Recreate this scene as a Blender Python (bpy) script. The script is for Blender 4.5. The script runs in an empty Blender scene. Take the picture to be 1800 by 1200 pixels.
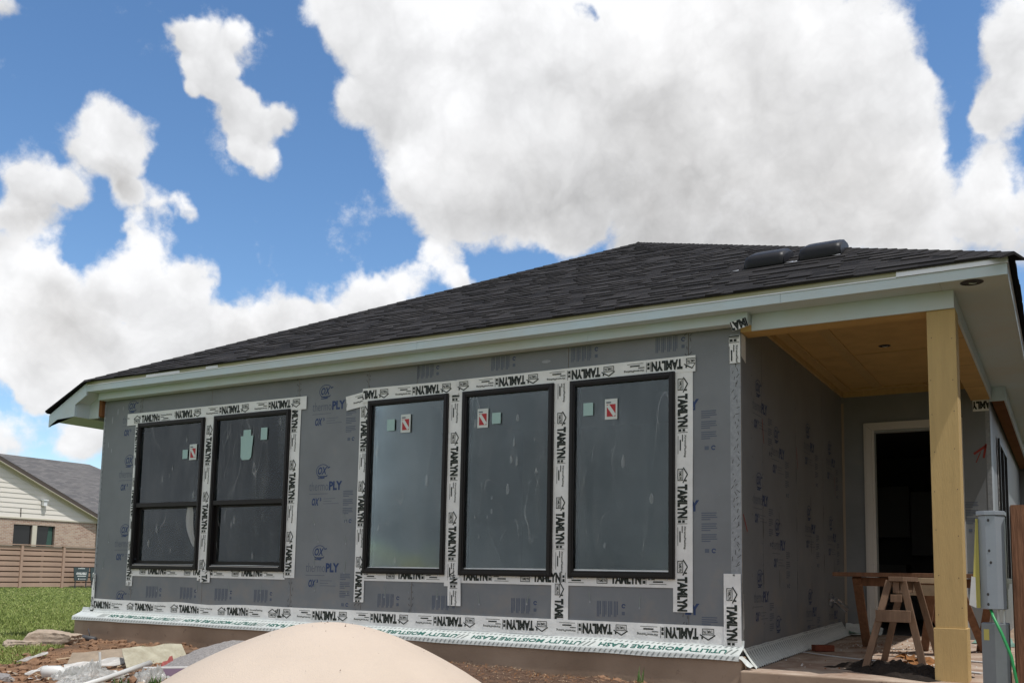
import bpy, bmesh, math, random
import numpy as np
from mathutils import Vector, Matrix, Quaternion
random.seed(7); RNG = np.random.default_rng(7)
SC = bpy.context.scene
COL = SC.collection
# ------------------------------------------------------------------ camera
cam_d = bpy.data.cameras.new('camera'); cam = bpy.data.objects.new('camera', cam_d); COL.objects.link(cam)
rt = Vector((0.866178, 0.499421, 0.017741)); up = Vector((0.038606, -0.102267, 0.994008)); fw = Vector((-0.498243, 0.860302, 0.107862))
mw = Matrix.Identity(4)
for i in range(3):
    mw[i][0] = rt[i]; mw[i][1] = up[i]; mw[i][2] = -fw[i]
mw.translation = Vector((2.3544, -7.7539, 0.6280))
cam.matrix_world = mw
cam_d.sensor_width = 36.0; cam_d.lens = 36.0 * 1650.707 / 1800.0
cam_d.shift_x = (900 - 919.363) / 1800.0; cam_d.shift_y = (829.926 - 600) / 1800.0
cam_d.clip_start = 0.05; cam_d.clip_end = 3000
SC.camera = cam
# ------------------------------------------------------------------ light
SUN_TO = Vector((-1.0, 0.24, -2.2)).normalized()
SUN_EL = math.asin(-SUN_TO.z); SUN_AZ = math.atan2(-SUN_TO.x, -SUN_TO.y)
sun_d = bpy.data.lights.new('sun', 'SUN'); sun = bpy.data.objects.new('sun', sun_d); COL.objects.link(sun)
sun_d.energy = 2.6; sun_d.angle = math.radians(0.55); sun_d.color = (1.0, 0.965, 0.915)
sun.rotation_mode = 'QUATERNION'; sun.rotation_quaternion = SUN_TO.to_track_quat('-Z', 'Y'); sun.location = (20, -10, 40)
SC.view_settings.view_transform = 'Standard'; SC.view_settings.look = 'None'
SC.view_settings.exposure = 0.45; SC.view_settings.gamma = 1.0; SC.view_settings.use_curve_mapping = False
SKY_STRENGTH = 0.125
# cumulus clouds as directions on the sky: (x, y, z, angular radius)
CLOUDS = [(-0.5965, 0.6634, 0.4517, 0.023), (-0.5835, 0.6285, 0.5143, 0.0319), (-0.5513, 0.6472, 0.5265, 0.0509), (-0.55, 0.6827, 0.4811, 0.058), (-0.5007, 0.6771, 0.5393, 0.081), (-0.5407, 0.7189, 0.4368, 0.0481), (-0.5422, 0.7426, 0.3931, 0.0432), (-0.5206, 0.7624, 0.3843, 0.0609), (-0.4373, 0.7529, 0.4919, 0.1326), (-0.4764, 0.79, 0.386, 0.0869), (-0.4258, 0.8321, 0.3554, 0.0292), (-0.323, 0.7933, 0.516, 0.1268), (-0.3547, 0.8424, 0.4057, 0.1171), (-0.2292, 0.8299, 0.5086, 0.1014), (-0.2217, 0.8793, 0.4215, 0.1135), (-0.1445, 0.8673, 0.4764, 0.0539), (-0.1198, 0.8936, 0.4326, 0.0415), (-0.1503, 0.9168, 0.3699, 0.0703), (-0.299, 0.887, 0.3518, 0.0723), (-0.1141, 0.9159, 0.3849, 0.0345), (-0.0203, 0.8905, 0.4545, 0.0332), (-0.0426, 0.9066, 0.4199, 0.0193), (-0.023, 0.8748, 0.4839, 0.033), (-0.0172, 0.9035, 0.4283, 0.0355), (-0.0353, 0.9214, 0.3869, 0.032), (-0.0606, 0.9336, 0.3533, 0.033), (-0.0224, 0.946, 0.3235, 0.0496), (-0.0991, 0.9426, 0.3189, 0.0488), (-0.2113, 0.9218, 0.3249, 0.0428), (-0.6706, 0.5664, 0.4791, 0.0286), (-0.6815, 0.5512, 0.4815, 0.015), (-0.6509, 0.5844, 0.4846, 0.0155), (-0.6883, 0.5656, 0.4543, 0.0173), (-0.671, 0.5877, 0.4521, 0.0229), (-0.6619, 0.6152, 0.4283, 0.0267), (-0.6422, 0.6303, 0.4361, 0.015), (-0.6676, 0.6278, 0.4003, 0.0162), (-0.6707, 0.5991, 0.4374, 0.0221), (-0.6761, 0.5746, 0.4612, 0.0231), (-0.6973, 0.5642, 0.442, 0.0091), (-0.6781, 0.6117, 0.4074, 0.0117), (-0.7555, 0.5193, 0.3995, 0.022), (-0.7435, 0.5445, 0.3882, 0.0241), (-0.7708, 0.5143, 0.3761, 0.0243), (-0.7559, 0.5433, 0.3652, 0.024), (-0.812, 0.4657, 0.3518, 0.0266), (-0.8082, 0.4863, 0.3321, 0.0291), (-0.7922, 0.5057, 0.3416, 0.0182), (-0.8293, 0.4695, 0.3032, 0.0252), (-0.7477, 0.5704, 0.34, 0.0185), (-0.7633, 0.5474, 0.3431, 0.017), (-0.7297, 0.5904, 0.3449, 0.0125), (-0.768, 0.4292, 0.4753, 0.0132), (-0.8195, 0.5004, 0.2792, 0.0261), (-0.812, 0.519, 0.2672, 0.0252), (-0.8421, 0.4758, 0.2538, 0.037), (-0.7647, 0.5596, 0.3195, 0.0132), (-0.7574, 0.5789, 0.302, 0.0207), (-0.7724, 0.5717, 0.2766, 0.0298), (-0.7365, 0.6118, 0.2887, 0.0181), (-0.7558, 0.5988, 0.2648, 0.029), (-0.8013, 0.5456, 0.2454, 0.0401), (-0.8361, 0.5015, 0.2222, 0.0429), (-0.7466, 0.6203, 0.2404, 0.0377), (-0.71, 0.66, 0.2457, 0.0278), (-0.6811, 0.6855, 0.2573, 0.0249), (-0.6476, 0.716, 0.2608, 0.0265), (-0.6186, 0.7342, 0.2798, 0.0244), (-0.5885, 0.7514, 0.2985, 0.0246), (-0.5552, 0.7696, 0.3153, 0.0294), (-0.5353, 0.7879, 0.3043, 0.0201), (-0.7266, 0.6556, 0.2054, 0.0501), (-0.6619, 0.7173, 0.2177, 0.0464), (-0.6002, 0.7596, 0.2507, 0.0473), (-0.7805, 0.5894, 0.2085, 0.0526), (-0.8237, 0.536, 0.1849, 0.0345), (-0.8431, 0.5064, 0.1808, 0.0236), (-0.805, 0.5737, 0.1513, 0.0462), (-0.7579, 0.6272, 0.1795, 0.0488), (-0.8367, 0.5233, 0.1618, 0.0173), (-0.8511, 0.5104, 0.1229, 0.0284), (-0.8221, 0.5583, 0.1113, 0.0249)]
GAPS = [(-0.5019, 0.8006, 0.3274, 0.0354), (-0.4624, 0.8269, 0.3202, 0.0295), (-0.4145, 0.8497, 0.3258, 0.0235), (-0.3692, 0.7573, 0.5388, 0.0129), (-0.0734, 0.8779, 0.4732, 0.0187)]
SHADED = [(-0.2936, 0.8716, 0.3927, 0.1556), (-0.4953, 0.7884, 0.3648, 0.0759), (-0.1677, 0.9228, 0.3467, 0.0863), (-0.0277, 0.9504, 0.3097, 0.0543), (-0.8104, 0.5417, 0.2234, 0.0552), (-0.7062, 0.6734, 0.2189, 0.0508), (-0.7639, 0.541, 0.352, 0.0224), (-0.8182, 0.4834, 0.3113, 0.028)]
CLOUD_LUM = 0.53
world = bpy.data.worlds.new('World'); SC.world = world; world.use_nodes = True
def build_sky():
    nt = world.node_tree; N = nt.nodes; L = nt.links
    for n in list(N): N.remove(n)
    def nd(t, **k):
        n = N.new(t)
        for a, b in k.items(): setattr(n, a, b)
        return n
    def val(x, sock):
        if isinstance(x, (int, float)): sock.default_value = x
        elif isinstance(x, tuple): sock.default_value = x
        else: L.new(x, sock)
    def mth(op, a, b=0.0, c=0.0, clamp=False):
        n = nd('ShaderNodeMath', operation=op, use_clamp=clamp)
        val(a, n.inputs[0]); val(b, n.inputs[1]); val(c, n.inputs[2]); return n.outputs[0]
    def vm(op, a, b=(0, 0, 0), s=None):
        n = nd('ShaderNodeVectorMath', operation=op)
        val(a, n.inputs[0]); val(b, n.inputs[1])
        if s is not None: val(s, n.inputs['Scale'])
        return n
    def noise(v, scale, detail=8.0, rough=0.55, off=None):
        if off: v = vm('ADD', v, off).outputs[0]
        n = nd('ShaderNodeTexNoise'); L.new(v, n.inputs['Vector'])
        n.inputs['Scale'].default_value = scale; n.inputs['Detail'].default_value = detail; n.inputs['Roughness'].default_value = rough
        return n
    def smooth(x, a, b):
        n = nd('ShaderNodeMapRange', interpolation_type='SMOOTHSTEP'); val(x, n.inputs[0])
        n.inputs[1].default_value = a; n.inputs[2].default_value = b; return n.outputs[0]
    d0 = nd('ShaderNodeTexCoord').outputs['Generated']
    wn = noise(d0, 7.0, 5.0, 0.6).outputs['Color']
    w = vm('SCALE', vm('SUBTRACT', wn, (0.5, 0.5, 0.5)).outputs[0], s=0.075).outputs[0]
    d = vm('ADD', d0, w).outputs[0]
    zz = nd('ShaderNodeSeparateXYZ'); L.new(d, zz.inputs[0]); zz = zz.outputs['Z']
    def blobs(lst, flat, shade=False, grow=1.3):
        tot = None; acc = None
        for (x, y, z, r) in lst:
            dist = vm('DISTANCE', d, (x, y, z)).outputs['Value']
            m = nd('ShaderNodeMapRange'); L.new(dist, m.inputs[0])
            m.inputs[1].default_value = r * grow; m.inputs[2].default_value = r * flat; m.inputs[3].default_value = 0; m.inputs[4].default_value = 1
            o = m.outputs[0]
            tot = o if tot is None else mth('ADD', tot, o)
            if shade:   # each heap is lit on top and grey below
                hgt = mth('MULTIPLY_ADD', zz, 1.0 / r, -z / r)
                acc = mth('MULTIPLY', hgt, o) if acc is None else mth('MULTIPLY_ADD', hgt, o, acc)
        return (tot, acc) if shade else tot
    S, A = blobs(CLOUDS, 0.2, True)
    lit = mth('DIVIDE', A, mth('ADD', S, 0.25))
    S = mth('MINIMUM', S, 1.35)
    S = mth('SUBTRACT', S, mth('MULTIPLY', blobs(GAPS, 0.2), 0.9))
    # the same kind of broken cumulus goes on over the rest of the sky
    away = smooth(vm('DOT_PRODUCT', d0, (-0.474, 0.8, 0.37)).outputs['Value'], 0.80, 0.62)
    gen = smooth(noise(d0, 3.4, 4.0, 0.5, (3.1, 1.7, 0.4)).outputs['Fac'], 0.40, 0.52)
    S = mth('ADD', S, mth('MULTIPLY', away, mth('MULTIPLY', gen, 1.3)))
    vo = nd('ShaderNodeTexVoronoi', feature='F1'); L.new(d, vo.inputs['Vector']); vo.inputs['Scale'].default_value = 17.0
    vo.inputs['Detail'].default_value = 3.0; vo.inputs['Roughness'].default_value = 0.55; vo.inputs['Lacunarity'].default_value = 2.3; vo.normalize = True
    puff = mth('SUBTRACT', 0.36, vo.outputs['Distance'])
    f1 = noise(d0, 12.0, 13.0, 0.66).outputs['Fac']
    dens = mth('ADD', mth('SUBTRACT', S, 0.45), mth('ADD', mth('MULTIPLY', mth('SUBTRACT', f1, 0.5), 2.3), mth('MULTIPLY', puff, 0.9)))
    mask = smooth(dens, -0.22, 0.44)
    thick = smooth(dens, 0.0, 1.0)
    # soft billows: broad noise differenced towards the sun, and the puffs themselves
    g1 = noise(d, 4.5, 5.0, 0.5).outputs['Fac']
    g2 = noise(vm('ADD', d, (0.022, -0.006, 0.040)).outputs[0], 4.5, 5.0, 0.5).outputs['Fac']
    relief = mth('ADD', mth('MULTIPLY', mth('SUBTRACT', g1, g2), 0.75), mth('MULTIPLY', puff, 0.42))
    dark = mth('MINIMUM', blobs(SHADED, 0.1), 1.0)
    dark = mth('ADD', dark, mth('MULTIPLY', away, 0.35))
    dn = noise(d0, 4.0, 4.0, 0.5, (1.2, 4.4, 2.0)).outputs['Fac']
    sh = mth('MULTIPLY', mth('MULTIPLY', dark, thick), smooth(dn, 0.15, 0.60))
    top = mth('MULTIPLY', smooth(lit, -0.75, 0.45), 0.17)
    br = mth('SUBTRACT', mth('ADD', mth('ADD', CLOUD_LUM, top), relief), mth('MULTIPLY', sh, 0.22))
    br = mth('MAXIMUM', mth('MINIMUM', br, 0.745), 0.36)
    tint = nd('ShaderNodeMix', data_type='RGBA'); L.new(mth('MULTIPLY', sh, 0.9, clamp=True), tint.inputs[0])
    tint.inputs[6].default_value = (0.98, 0.985, 1.0, 1); tint.inputs[7].default_value = (1.0, 0.988, 0.982, 1)
    cc = vm('SCALE', tint.outputs[2], s=mth('MULTIPLY', br, 1.0 / SKY_STRENGTH)).outputs[0]
    sky = nd('ShaderNodeTexSky', sky_type='NISHITA'); sky.sun_disc = False
    sky.sun_elevation = SUN_EL; sky.sun_rotation = SUN_AZ; sky.air_density = 1.0; sky.dust_density = 0.15; sky.ozone_density = 2.5
    mix = nd('ShaderNodeMix', data_type='RGBA'); L.new(mask, mix.inputs[0]); hsv = nd('ShaderNodeHueSaturation'); hsv.inputs['Saturation'].default_value = 1.14; hsv.inputs['Value'].default_value = 0.93; L.new(sky.outputs[0], hsv.inputs['Color']); L.new(hsv.outputs[0], mix.inputs[6]); L.new(cc, mix.inputs[7])
    bg = nd('ShaderNodeBackground'); L.new(mix.outputs[2], bg.inputs[0]); bg.inputs[1].default_value = SKY_STRENGTH
    L.new(bg.outputs[0], nd('ShaderNodeOutputWorld').inputs[0])
build_sky()
world.cycles.sampling_method = 'MANUAL'; world.cycles.sample_map_resolution = 512

# ------------------------------------------------------------------ materials
MATS = {}
def mat(name, col, rough=0.8, spec=0.3, metal=0.0, var=0.0, vscale=6.0, bump=0.0, bscale=40.0, col2=None, stretch=(1, 1, 1), detail=6.0):
    """Principled material with noise variation between col and col2 and an optional fine bump."""
    if name in MATS: return MATS[name]
    m = bpy.data.materials.new(name); m.use_nodes = True; nt = m.node_tree; N = nt.nodes; L = nt.links
    b = N['Principled BSDF']; b.inputs['Roughness'].default_value = rough; b.inputs['Specular IOR Level'].default_value = spec
    b.inputs['Metallic'].default_value = metal
    c = (*col, 1); b.inputs['Base Color'].default_value = c
    if var > 0 or bump > 0:
        tc = N.new('ShaderNodeTexCoord'); mp = N.new('ShaderNodeMapping'); L.new(tc.outputs['Object'], mp.inputs[0]); mp.inputs['Scale'].default_value = stretch
    if var > 0:
        n = N.new('ShaderNodeTexNoise'); n.inputs['Scale'].default_value = vscale; n.inputs['Detail'].default_value = detail; n.inputs['Roughness'].default_value = 0.62
        L.new(mp.outputs[0], n.inputs['Vector'])
        r = N.new('ShaderNodeMapRange'); L.new(n.outputs['Fac'], r.inputs[0]); r.inputs[1].default_value = 0.3; r.inputs[2].default_value = 0.7
        x = N.new('ShaderNodeMix'); x.data_type = 'RGBA'; L.new(r.outputs[0], x.inputs[0])
        c2 = col2 if col2 else tuple(max(0, v * (1 - var)) for v in col)
        x.inputs[6].default_value = (*c2, 1); x.inputs[7].default_value = c; L.new(x.outputs[2], b.inputs['Base Color'])
    if bump > 0:
        n2 = N.new('ShaderNodeTexNoise'); n2.inputs['Scale'].default_value = bscale; n2.inputs['Detail'].default_value = 5; L.new(mp.outputs[0], n2.inputs['Vector'])
        bp = N.new('ShaderNodeBump'); bp.inputs['Strength'].default_value = bump; bp.inputs['Distance'].default_value = 0.01
        L.new(n2.outputs['Fac'], bp.inputs['Height']); L.new(bp.outputs[0], b.inputs['Normal'])
    MATS[name] = m; return m
mat('sheathing', (0.222, 0.237, 0.25), 0.5, 0.3, var=0.20, vscale=1.6, bump=0.22, bscale=3.0, detail=12.0)
mat('sheathing_edge', (0.36, 0.30, 0.24), 0.9)
mat('print_blue', (0.04, 0.07, 0.17), 0.6, var=0.35, vscale=25)
mat('print_pale', (0.105, 0.125, 0.165), 0.6)
mat('staple', (0.05, 0.045, 0.045), 0.5)
mat('strip_grey', (0.34, 0.36, 0.38), 0.45, var=0.3, vscale=30)
mat('tape_white', (0.84, 0.845, 0.825), 0.4, 0.4, var=0.14, vscale=7, bump=0.6, bscale=11)
mat('tape_ink', (0.018, 0.024, 0.02), 0.5)
mat('ink_green', (0.03, 0.13, 0.105), 0.5)
mat('ink_shade_grey', (0.22, 0.25, 0.24), 0.5)
mat('flash_white', (0.60, 0.635, 0.615), 0.45, 0.35, var=0.14, vscale=14, bump=0.5, bscale=26)
mat('frame_black', (0.012, 0.010, 0.010), 0.42, 0.3)
mat('trim_mint', (0.55, 0.68, 0.745), 0.62, var=0.14, vscale=1.1, col2=(0.56, 0.60, 0.59), bump=0.12, bscale=90, detail=10.0)
mat('drip_wood', (0.36, 0.35, 0.20), 0.85, var=0.35, vscale=2.2, col2=(0.48, 0.48, 0.40), stretch=(1, 1, 6))
mat('drip_metal', (0.72, 0.74, 0.76), 0.35, 0.5, metal=0.3)
mat('ochre', (0.54, 0.38, 0.165), 0.72, var=0.15, vscale=3.5, stretch=(6, 6, 0.5), bump=0.3, bscale=30, detail=12.0)
mat('ochre_board', (0.60, 0.405, 0.165), 0.75, var=0.2, vscale=4, bump=0.08, bscale=50)
mat('raw_wood', (0.27, 0.115, 0.045), 0.85, var=0.35, vscale=5)
mat('white_trim', (0.62, 0.60, 0.57), 0.5, var=0.06, vscale=4)
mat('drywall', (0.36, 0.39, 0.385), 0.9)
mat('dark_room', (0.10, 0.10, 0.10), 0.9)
mat('cabinet', (0.16, 0.16, 0.155), 0.6)
mat('deck', (0.05, 0.05, 0.052), 0.9)
mat('vent_black', (0.013, 0.013, 0.016), 0.45, 0.3, bump=0.05, bscale=30)
mat('sticker_white', (0.62, 0.66, 0.63), 0.6)
mat('sticker_red', (0.42, 0.035, 0.04), 0.5)
mat('sticker_teal', (0.36, 0.52, 0.49), 0.6)
mat('red_paint', (0.30, 0.04, 0.03), 0.6)
mat('foil', (0.6, 0.62, 0.64), 0.25, metal=0.9)
mat('green_poly', (0.20, 0.34, 0.28), 0.45)
mat('sand', (0.575, 0.48, 0.395), 0.95, 0.1, var=0.10, vscale=2.2, bump=0.3, bscale=170, detail=14.0)
mat('gravel_grey', (0.34, 0.32, 0.31), 0.95, var=0.5, vscale=60, bump=0.8, bscale=90)
mat('sawn_wood', (0.20, 0.125, 0.08), 0.8, var=0.4, vscale=6, stretch=(6, 6, 0.8), bump=0.15, bscale=60)
mat('sawn_red', (0.235, 0.12, 0.068), 0.8, var=0.4, vscale=6, stretch=(6, 6, 0.8), bump=0.15, bscale=60)
mat('pale_wood', (0.46, 0.34, 0.22), 0.8, var=0.3, vscale=8)
mat('post_wood', (0.26, 0.125, 0.07), 0.85, var=0.6, vscale=9, stretch=(6, 6, 0.5), bump=0.9, bscale=22, col2=(0.10, 0.045, 0.025))
mat('steel_grey', (0.30, 0.33, 0.37), 0.42, 0.5, metal=0.15, var=0.08, vscale=7)
mat('steel_dark', (0.20, 0.22, 0.23), 0.5, 0.5, metal=0.1, var=0.15, vscale=9)
mat('yellow_label', (0.50, 0.43, 0.12), 0.6)
mat('green_wire', (0.02, 0.28, 0.08), 0.4, 0.5)
mat('paper_white', (0.60, 0.59, 0.57), 0.8, var=0.15, vscale=12)
mat('soil_black', (0.028, 0.020, 0.015), 0.95, var=0.5, vscale=20, bump=1.0, bscale=45)
mat('brick_red', (0.20, 0.06, 0.035), 0.9, var=0.3, vscale=30)
mat('concrete_chunk', (0.46, 0.37, 0.29), 0.95, var=0.3, vscale=8, bump=0.6, bscale=30)
mat('plaster_board', (0.48, 0.46, 0.36), 0.9, var=0.35, vscale=9, col2=(0.30, 0.27, 0.20))
mat('ply_grey', (0.36, 0.29, 0.22), 0.9, var=0.35, vscale=8)
mat('foam_purple', (0.20, 0.14, 0.20), 0.8)
mat('plastic_white', (0.62, 0.62, 0.60), 0.4, 0.5)
mat('bottle_green', (0.015, 0.10, 0.02), 0.2, 0.6)
mat('rag_red', (0.42, 0.12, 0.11), 0.9, var=0.4, vscale=20)
mat('pipe_dark', (0.06, 0.06, 0.065), 0.5)
mat('leaf_dry', (0.34, 0.15, 0.05), 0.8, var=0.5, vscale=20)
mat('mulch', (0.15, 0.09, 0.06), 0.95, var=0.6, vscale=18, bump=1.0, bscale=50)
mat('clod', (0.30, 0.175, 0.105), 0.95, var=0.4, vscale=12, bump=0.6, bscale=60)
mat('siding', (0.72, 0.68, 0.615), 0.7)
mat('eave_brown', (0.085, 0.068, 0.058), 0.7)
mat('eave_cream', (0.60, 0.56, 0.46), 0.7)
mat('glass_dark', (0.012, 0.014, 0.015), 0.08, 0.6)
mat('curtain_green', (0.05, 0.10, 0.08), 0.8)
mat('fence_brown', (0.43, 0.295, 0.225), 0.85, var=0.18, vscale=1.3, stretch=(1, 1, 4))
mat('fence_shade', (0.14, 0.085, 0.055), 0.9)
mat('sign_slate', (0.055, 0.075, 0.08), 0.45)
mat('sign_white', (0.75, 0.76, 0.75), 0.5)
mat('weed', (0.06, 0.12, 0.025), 0.7)

def nodes_of(name):
    m = bpy.data.materials.new(name); m.use_nodes = True; MATS[name] = m
    return m.node_tree, m.node_tree.nodes, m.node_tree.links
# dirty poured concrete: clay splashed up the face, pores
nt, N, L = nodes_of('slab_clay'); b = N['Principled BSDF']; b.inputs['Roughness'].default_value = 0.92; b.inputs['Specular IOR Level'].default_value = 0.15
tc = N.new('ShaderNodeTexCoord')
n1 = N.new('ShaderNodeTexNoise'); n1.inputs['Scale'].default_value = 1.1; n1.inputs['Detail'].default_value = 8; L.new(tc.outputs['Object'], n1.inputs['Vector'])
cr = N.new('ShaderNodeValToRGB'); L.new(n1.outputs['Fac'], cr.inputs[0]); cr.color_ramp.elements[0].position = 0.3; cr.color_ramp.elements[1].position = 0.72
cr.color_ramp.elements[0].color = (0.21, 0.15, 0.105, 1); cr.color_ramp.elements[1].color = (0.41, 0.315, 0.235, 1)
n2 = N.new('ShaderNodeTexNoise'); n2.inputs['Scale'].default_value = 7; n2.inputs['Detail'].default_value = 10; n2.inputs['Roughness'].default_value = 0.7; L.new(tc.outputs['Object'], n2.inputs['Vector'])
r2 = N.new('ShaderNodeMapRange'); L.new(n2.outputs['Fac'], r2.inputs[0]); r2.inputs[1].default_value = 0.60; r2.inputs[2].default_value = 0.72
mx = N.new('ShaderNodeMix'); mx.data_type = 'RGBA'; L.new(r2.outputs[0], mx.inputs[0]); L.new(cr.outputs[0], mx.inputs[6]); mx.inputs[7].default_value = (0.10, 0.065, 0.05, 1)
L.new(mx.outputs[2], b.inputs['Base Color'])
bp = N.new('ShaderNodeBump'); bp.inputs['Strength'].default_value = 0.5; bp.inputs['Distance'].default_value = 0.01; L.new(n2.outputs['Fac'], bp.inputs['Height']); L.new(bp.outputs[0], b.inputs['Normal'])
# porch floor: pale concrete with red-brown dust
nt, N, L = nodes_of('porch_concrete'); b = N['Principled BSDF']; b.inputs['Roughness'].default_value = 0.9; b.inputs['Specular IOR Level'].default_value = 0.15
tc = N.new('ShaderNodeTexCoord')
n1 = N.new('ShaderNodeTexNoise'); n1.inputs['Scale'].default_value = 2.6; n1.inputs['Detail'].default_value = 9; n1.inputs['Roughness'].default_value = 0.65; L.new(tc.outputs['Object'], n1.inputs['Vector'])
cr = N.new('ShaderNodeValToRGB'); L.new(n1.outputs['Fac'], cr.inputs[0]); cr.color_ramp.elements[0].position = 0.36; cr.color_ramp.elements[1].position = 0.66
cr.color_ramp.elements[0].color = (0.25, 0.16, 0.115, 1); cr.color_ramp.elements[1].color = (0.50, 0.415, 0.335, 1)
L.new(cr.outputs[0], b.inputs['Base Color'])
n2 = N.new('ShaderNodeTexNoise'); n2.inputs['Scale'].default_value = 30; n2.inputs['Detail'].default_value = 6; L.new(tc.outputs['Object'], n2.inputs['Vector'])
bp = N.new('ShaderNodeBump'); bp.inputs['Strength'].default_value = 0.3; bp.inputs['Distance'].default_value = 0.01; L.new(n2.outputs['Fac'], bp.inputs['Height']); L.new(bp.outputs[0], b.inputs['Normal'])
# shingles: colour per piece from the 'tone' attribute plus granules
nt, N, L = nodes_of('shingle'); b = N['Principled BSDF']; b.inputs['Roughness'].default_value = 0.95; b.inputs['Specular IOR Level'].default_value = 0.12
at = N.new('ShaderNodeAttribute'); at.attribute_name = 'tone'
cr = N.new('ShaderNodeValToRGB'); L.new(at.outputs['Fac'], cr.inputs[0])
cr.color_ramp.elements[0].color = (0.010, 0.0095, 0.010, 1); cr.color_ramp.elements[1].color = (0.046, 0.043, 0.043, 1)
tc = N.new('ShaderNodeTexCoord'); n1 = N.new('ShaderNodeTexNoise'); n1.inputs['Scale'].default_value = 220; n1.inputs['Detail'].default_value = 3; L.new(tc.outputs['Object'], n1.inputs['Vector'])
hs = N.new('ShaderNodeMapRange'); L.new(n1.outputs['Fac'], hs.inputs[0]); hs.inputs[1].default_value = 0.3; hs.inputs[2].default_value = 0.7; hs.inputs[3].default_value = 0.6; hs.inputs[4].default_value = 1.4
mm = N.new('ShaderNodeVectorMath'); mm.operation = 'SCALE'; L.new(cr.outputs[0], mm.inputs[0]); L.new(hs.outputs[0], mm.inputs['Scale']); L.new(mm.outputs[0], b.inputs['Base Color'])
# window glass: Fresnel mirror over a tinted see-through pane
nt, N, L = nodes_of('glass_pane'); N.remove(N['Principled BSDF']); o = N['Material Output']
tr = N.new('ShaderNodeBsdfTransparent'); tr.inputs[0].default_value = (0.74, 0.79, 0.785, 1)
gl = N.new('ShaderNodeBsdfGlossy'); gl.inputs['Roughness'].default_value = 0.03; gl.inputs['Color'].default_value = (0.80, 0.91, 1.0, 1)
fr = N.new('ShaderNodeFresnel'); fr.inputs['IOR'].default_value = 1.55
tc = N.new('ShaderNodeTexCoord'); n1 = N.new('ShaderNodeTexNoise'); n1.inputs['Scale'].default_value = 1.2; n1.inputs['Detail'].default_value = 2; L.new(tc.outputs['Object'], n1.inputs['Vector'])
bp = N.new('ShaderNodeBump'); bp.inputs['Strength'].default_value = 0.15; bp.inputs['Distance'].default_value = 0.02; L.new(n1.outputs['Fac'], bp.inputs['Height']); L.new(bp.outputs[0], gl.inputs['Normal'])
ms = N.new('ShaderNodeMixShader'); L.new(fr.outputs[0], ms.inputs[0]); L.new(tr.outputs[0], ms.inputs[1]); L.new(gl.outputs[0], ms.inputs[2]); L.new(ms.outputs[0], o.inputs[0])
# thin protective film clinging to the glass: nearly clear with milky streaks and creases
nt, N, L = nodes_of('clear_film'); N.remove(N['Principled BSDF']); o = N['Material Output']
tr = N.new('ShaderNodeBsdfTransparent'); gl = N.new('ShaderNodeBsdfGlossy'); gl.inputs['Roughness'].default_value = 0.22
df = N.new('ShaderNodeBsdfDiffuse'); df.inputs[0].default_value = (0.62, 0.68, 0.68, 1)
tc = N.new('ShaderNodeTexCoord'); mp = N.new('ShaderNodeMapping'); L.new(tc.outputs['Object'], mp.inputs[0]); mp.inputs['Scale'].default_value = (1, 1, 0.35); mp.inputs['Rotation'].default_value = (0, 0.5, 0)
n0 = N.new('ShaderNodeTexNoise'); n0.inputs['Scale'].default_value = 2.2; n0.inputs['Detail'].default_value = 3; L.new(mp.outputs[0], n0.inputs['Vector'])
n1 = N.new('ShaderNodeTexNoise'); n1.inputs['Scale'].default_value = 2.6; n1.inputs['Detail'].default_value = 1.2; n1.inputs['Distortion'].default_value = 0.7; L.new(mp.outputs[0], n1.inputs['Vector'])
# creases: thin ridges where the noise crosses 0.5
ab = N.new('ShaderNodeMath'); ab.operation = 'SUBTRACT'; L.new(n1.outputs['Fac'], ab.inputs[0]); ab.inputs[1].default_value = 0.5
a2 = N.new('ShaderNodeMath'); a2.operation = 'ABSOLUTE'; L.new(ab.outputs[0], a2.inputs[0])
r1 = N.new('ShaderNodeMapRange'); L.new(a2.outputs[0], r1.inputs[0]); r1.inputs[1].default_value = 0.006; r1.inputs[2].default_value = 0.0; r1.inputs[3].default_value = 0; r1.inputs[4].default_value = 1
r0 = N.new('ShaderNodeMapRange'); L.new(n0.outputs['Fac'], r0.inputs[0]); r0.inputs[1].default_value = 0.52; r0.inputs[2].default_value = 0.66
cre = N.new('ShaderNodeMath'); cre.operation = 'MULTIPLY'; L.new(r1.outputs[0], cre.inputs[0]); L.new(r0.outputs[0], cre.inputs[1])
fac = N.new('ShaderNodeMath'); fac.operation = 'MULTIPLY_ADD'; L.new(cre.outputs[0], fac.inputs[0]); fac.inputs[1].default_value = 0.30
mp2 = N.new('ShaderNodeMapping'); L.new(tc.outputs['Object'], mp2.inputs[0]); mp2.inputs['Scale'].default_value = (2.4, 1, 0.5); mp2.inputs['Rotation'].default_value = (0, -0.25, 0)
n5 = N.new('ShaderNodeTexNoise'); n5.inputs['Scale'].default_value = 2.0; n5.inputs['Detail'].default_value = 7; n5.inputs['Distortion'].default_value = 1.2; L.new(mp2.outputs[0], n5.inputs['Vector'])
r5 = N.new('ShaderNodeMapRange'); L.new(n5.outputs['Fac'], r5.inputs[0]); r5.inputs[1].default_value = 0.42; r5.inputs[2].default_value = 0.75; r5.inputs[3].default_value = 0.004; r5.inputs[4].default_value = 0.06; L.new(r5.outputs[0], fac.inputs[2])
m1 = N.new('ShaderNodeMixShader'); m1.inputs[0].default_value = 0.6; L.new(gl.outputs[0], m1.inputs[1]); L.new(df.outputs[0], m1.inputs[2])
ms = N.new('ShaderNodeMixShader'); L.new(fac.outputs[0], ms.inputs[0]); L.new(tr.outputs[0], ms.inputs[1]); L.new(m1.outputs[0], ms.inputs[2]); L.new(ms.outputs[0], o.inputs[0])
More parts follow.
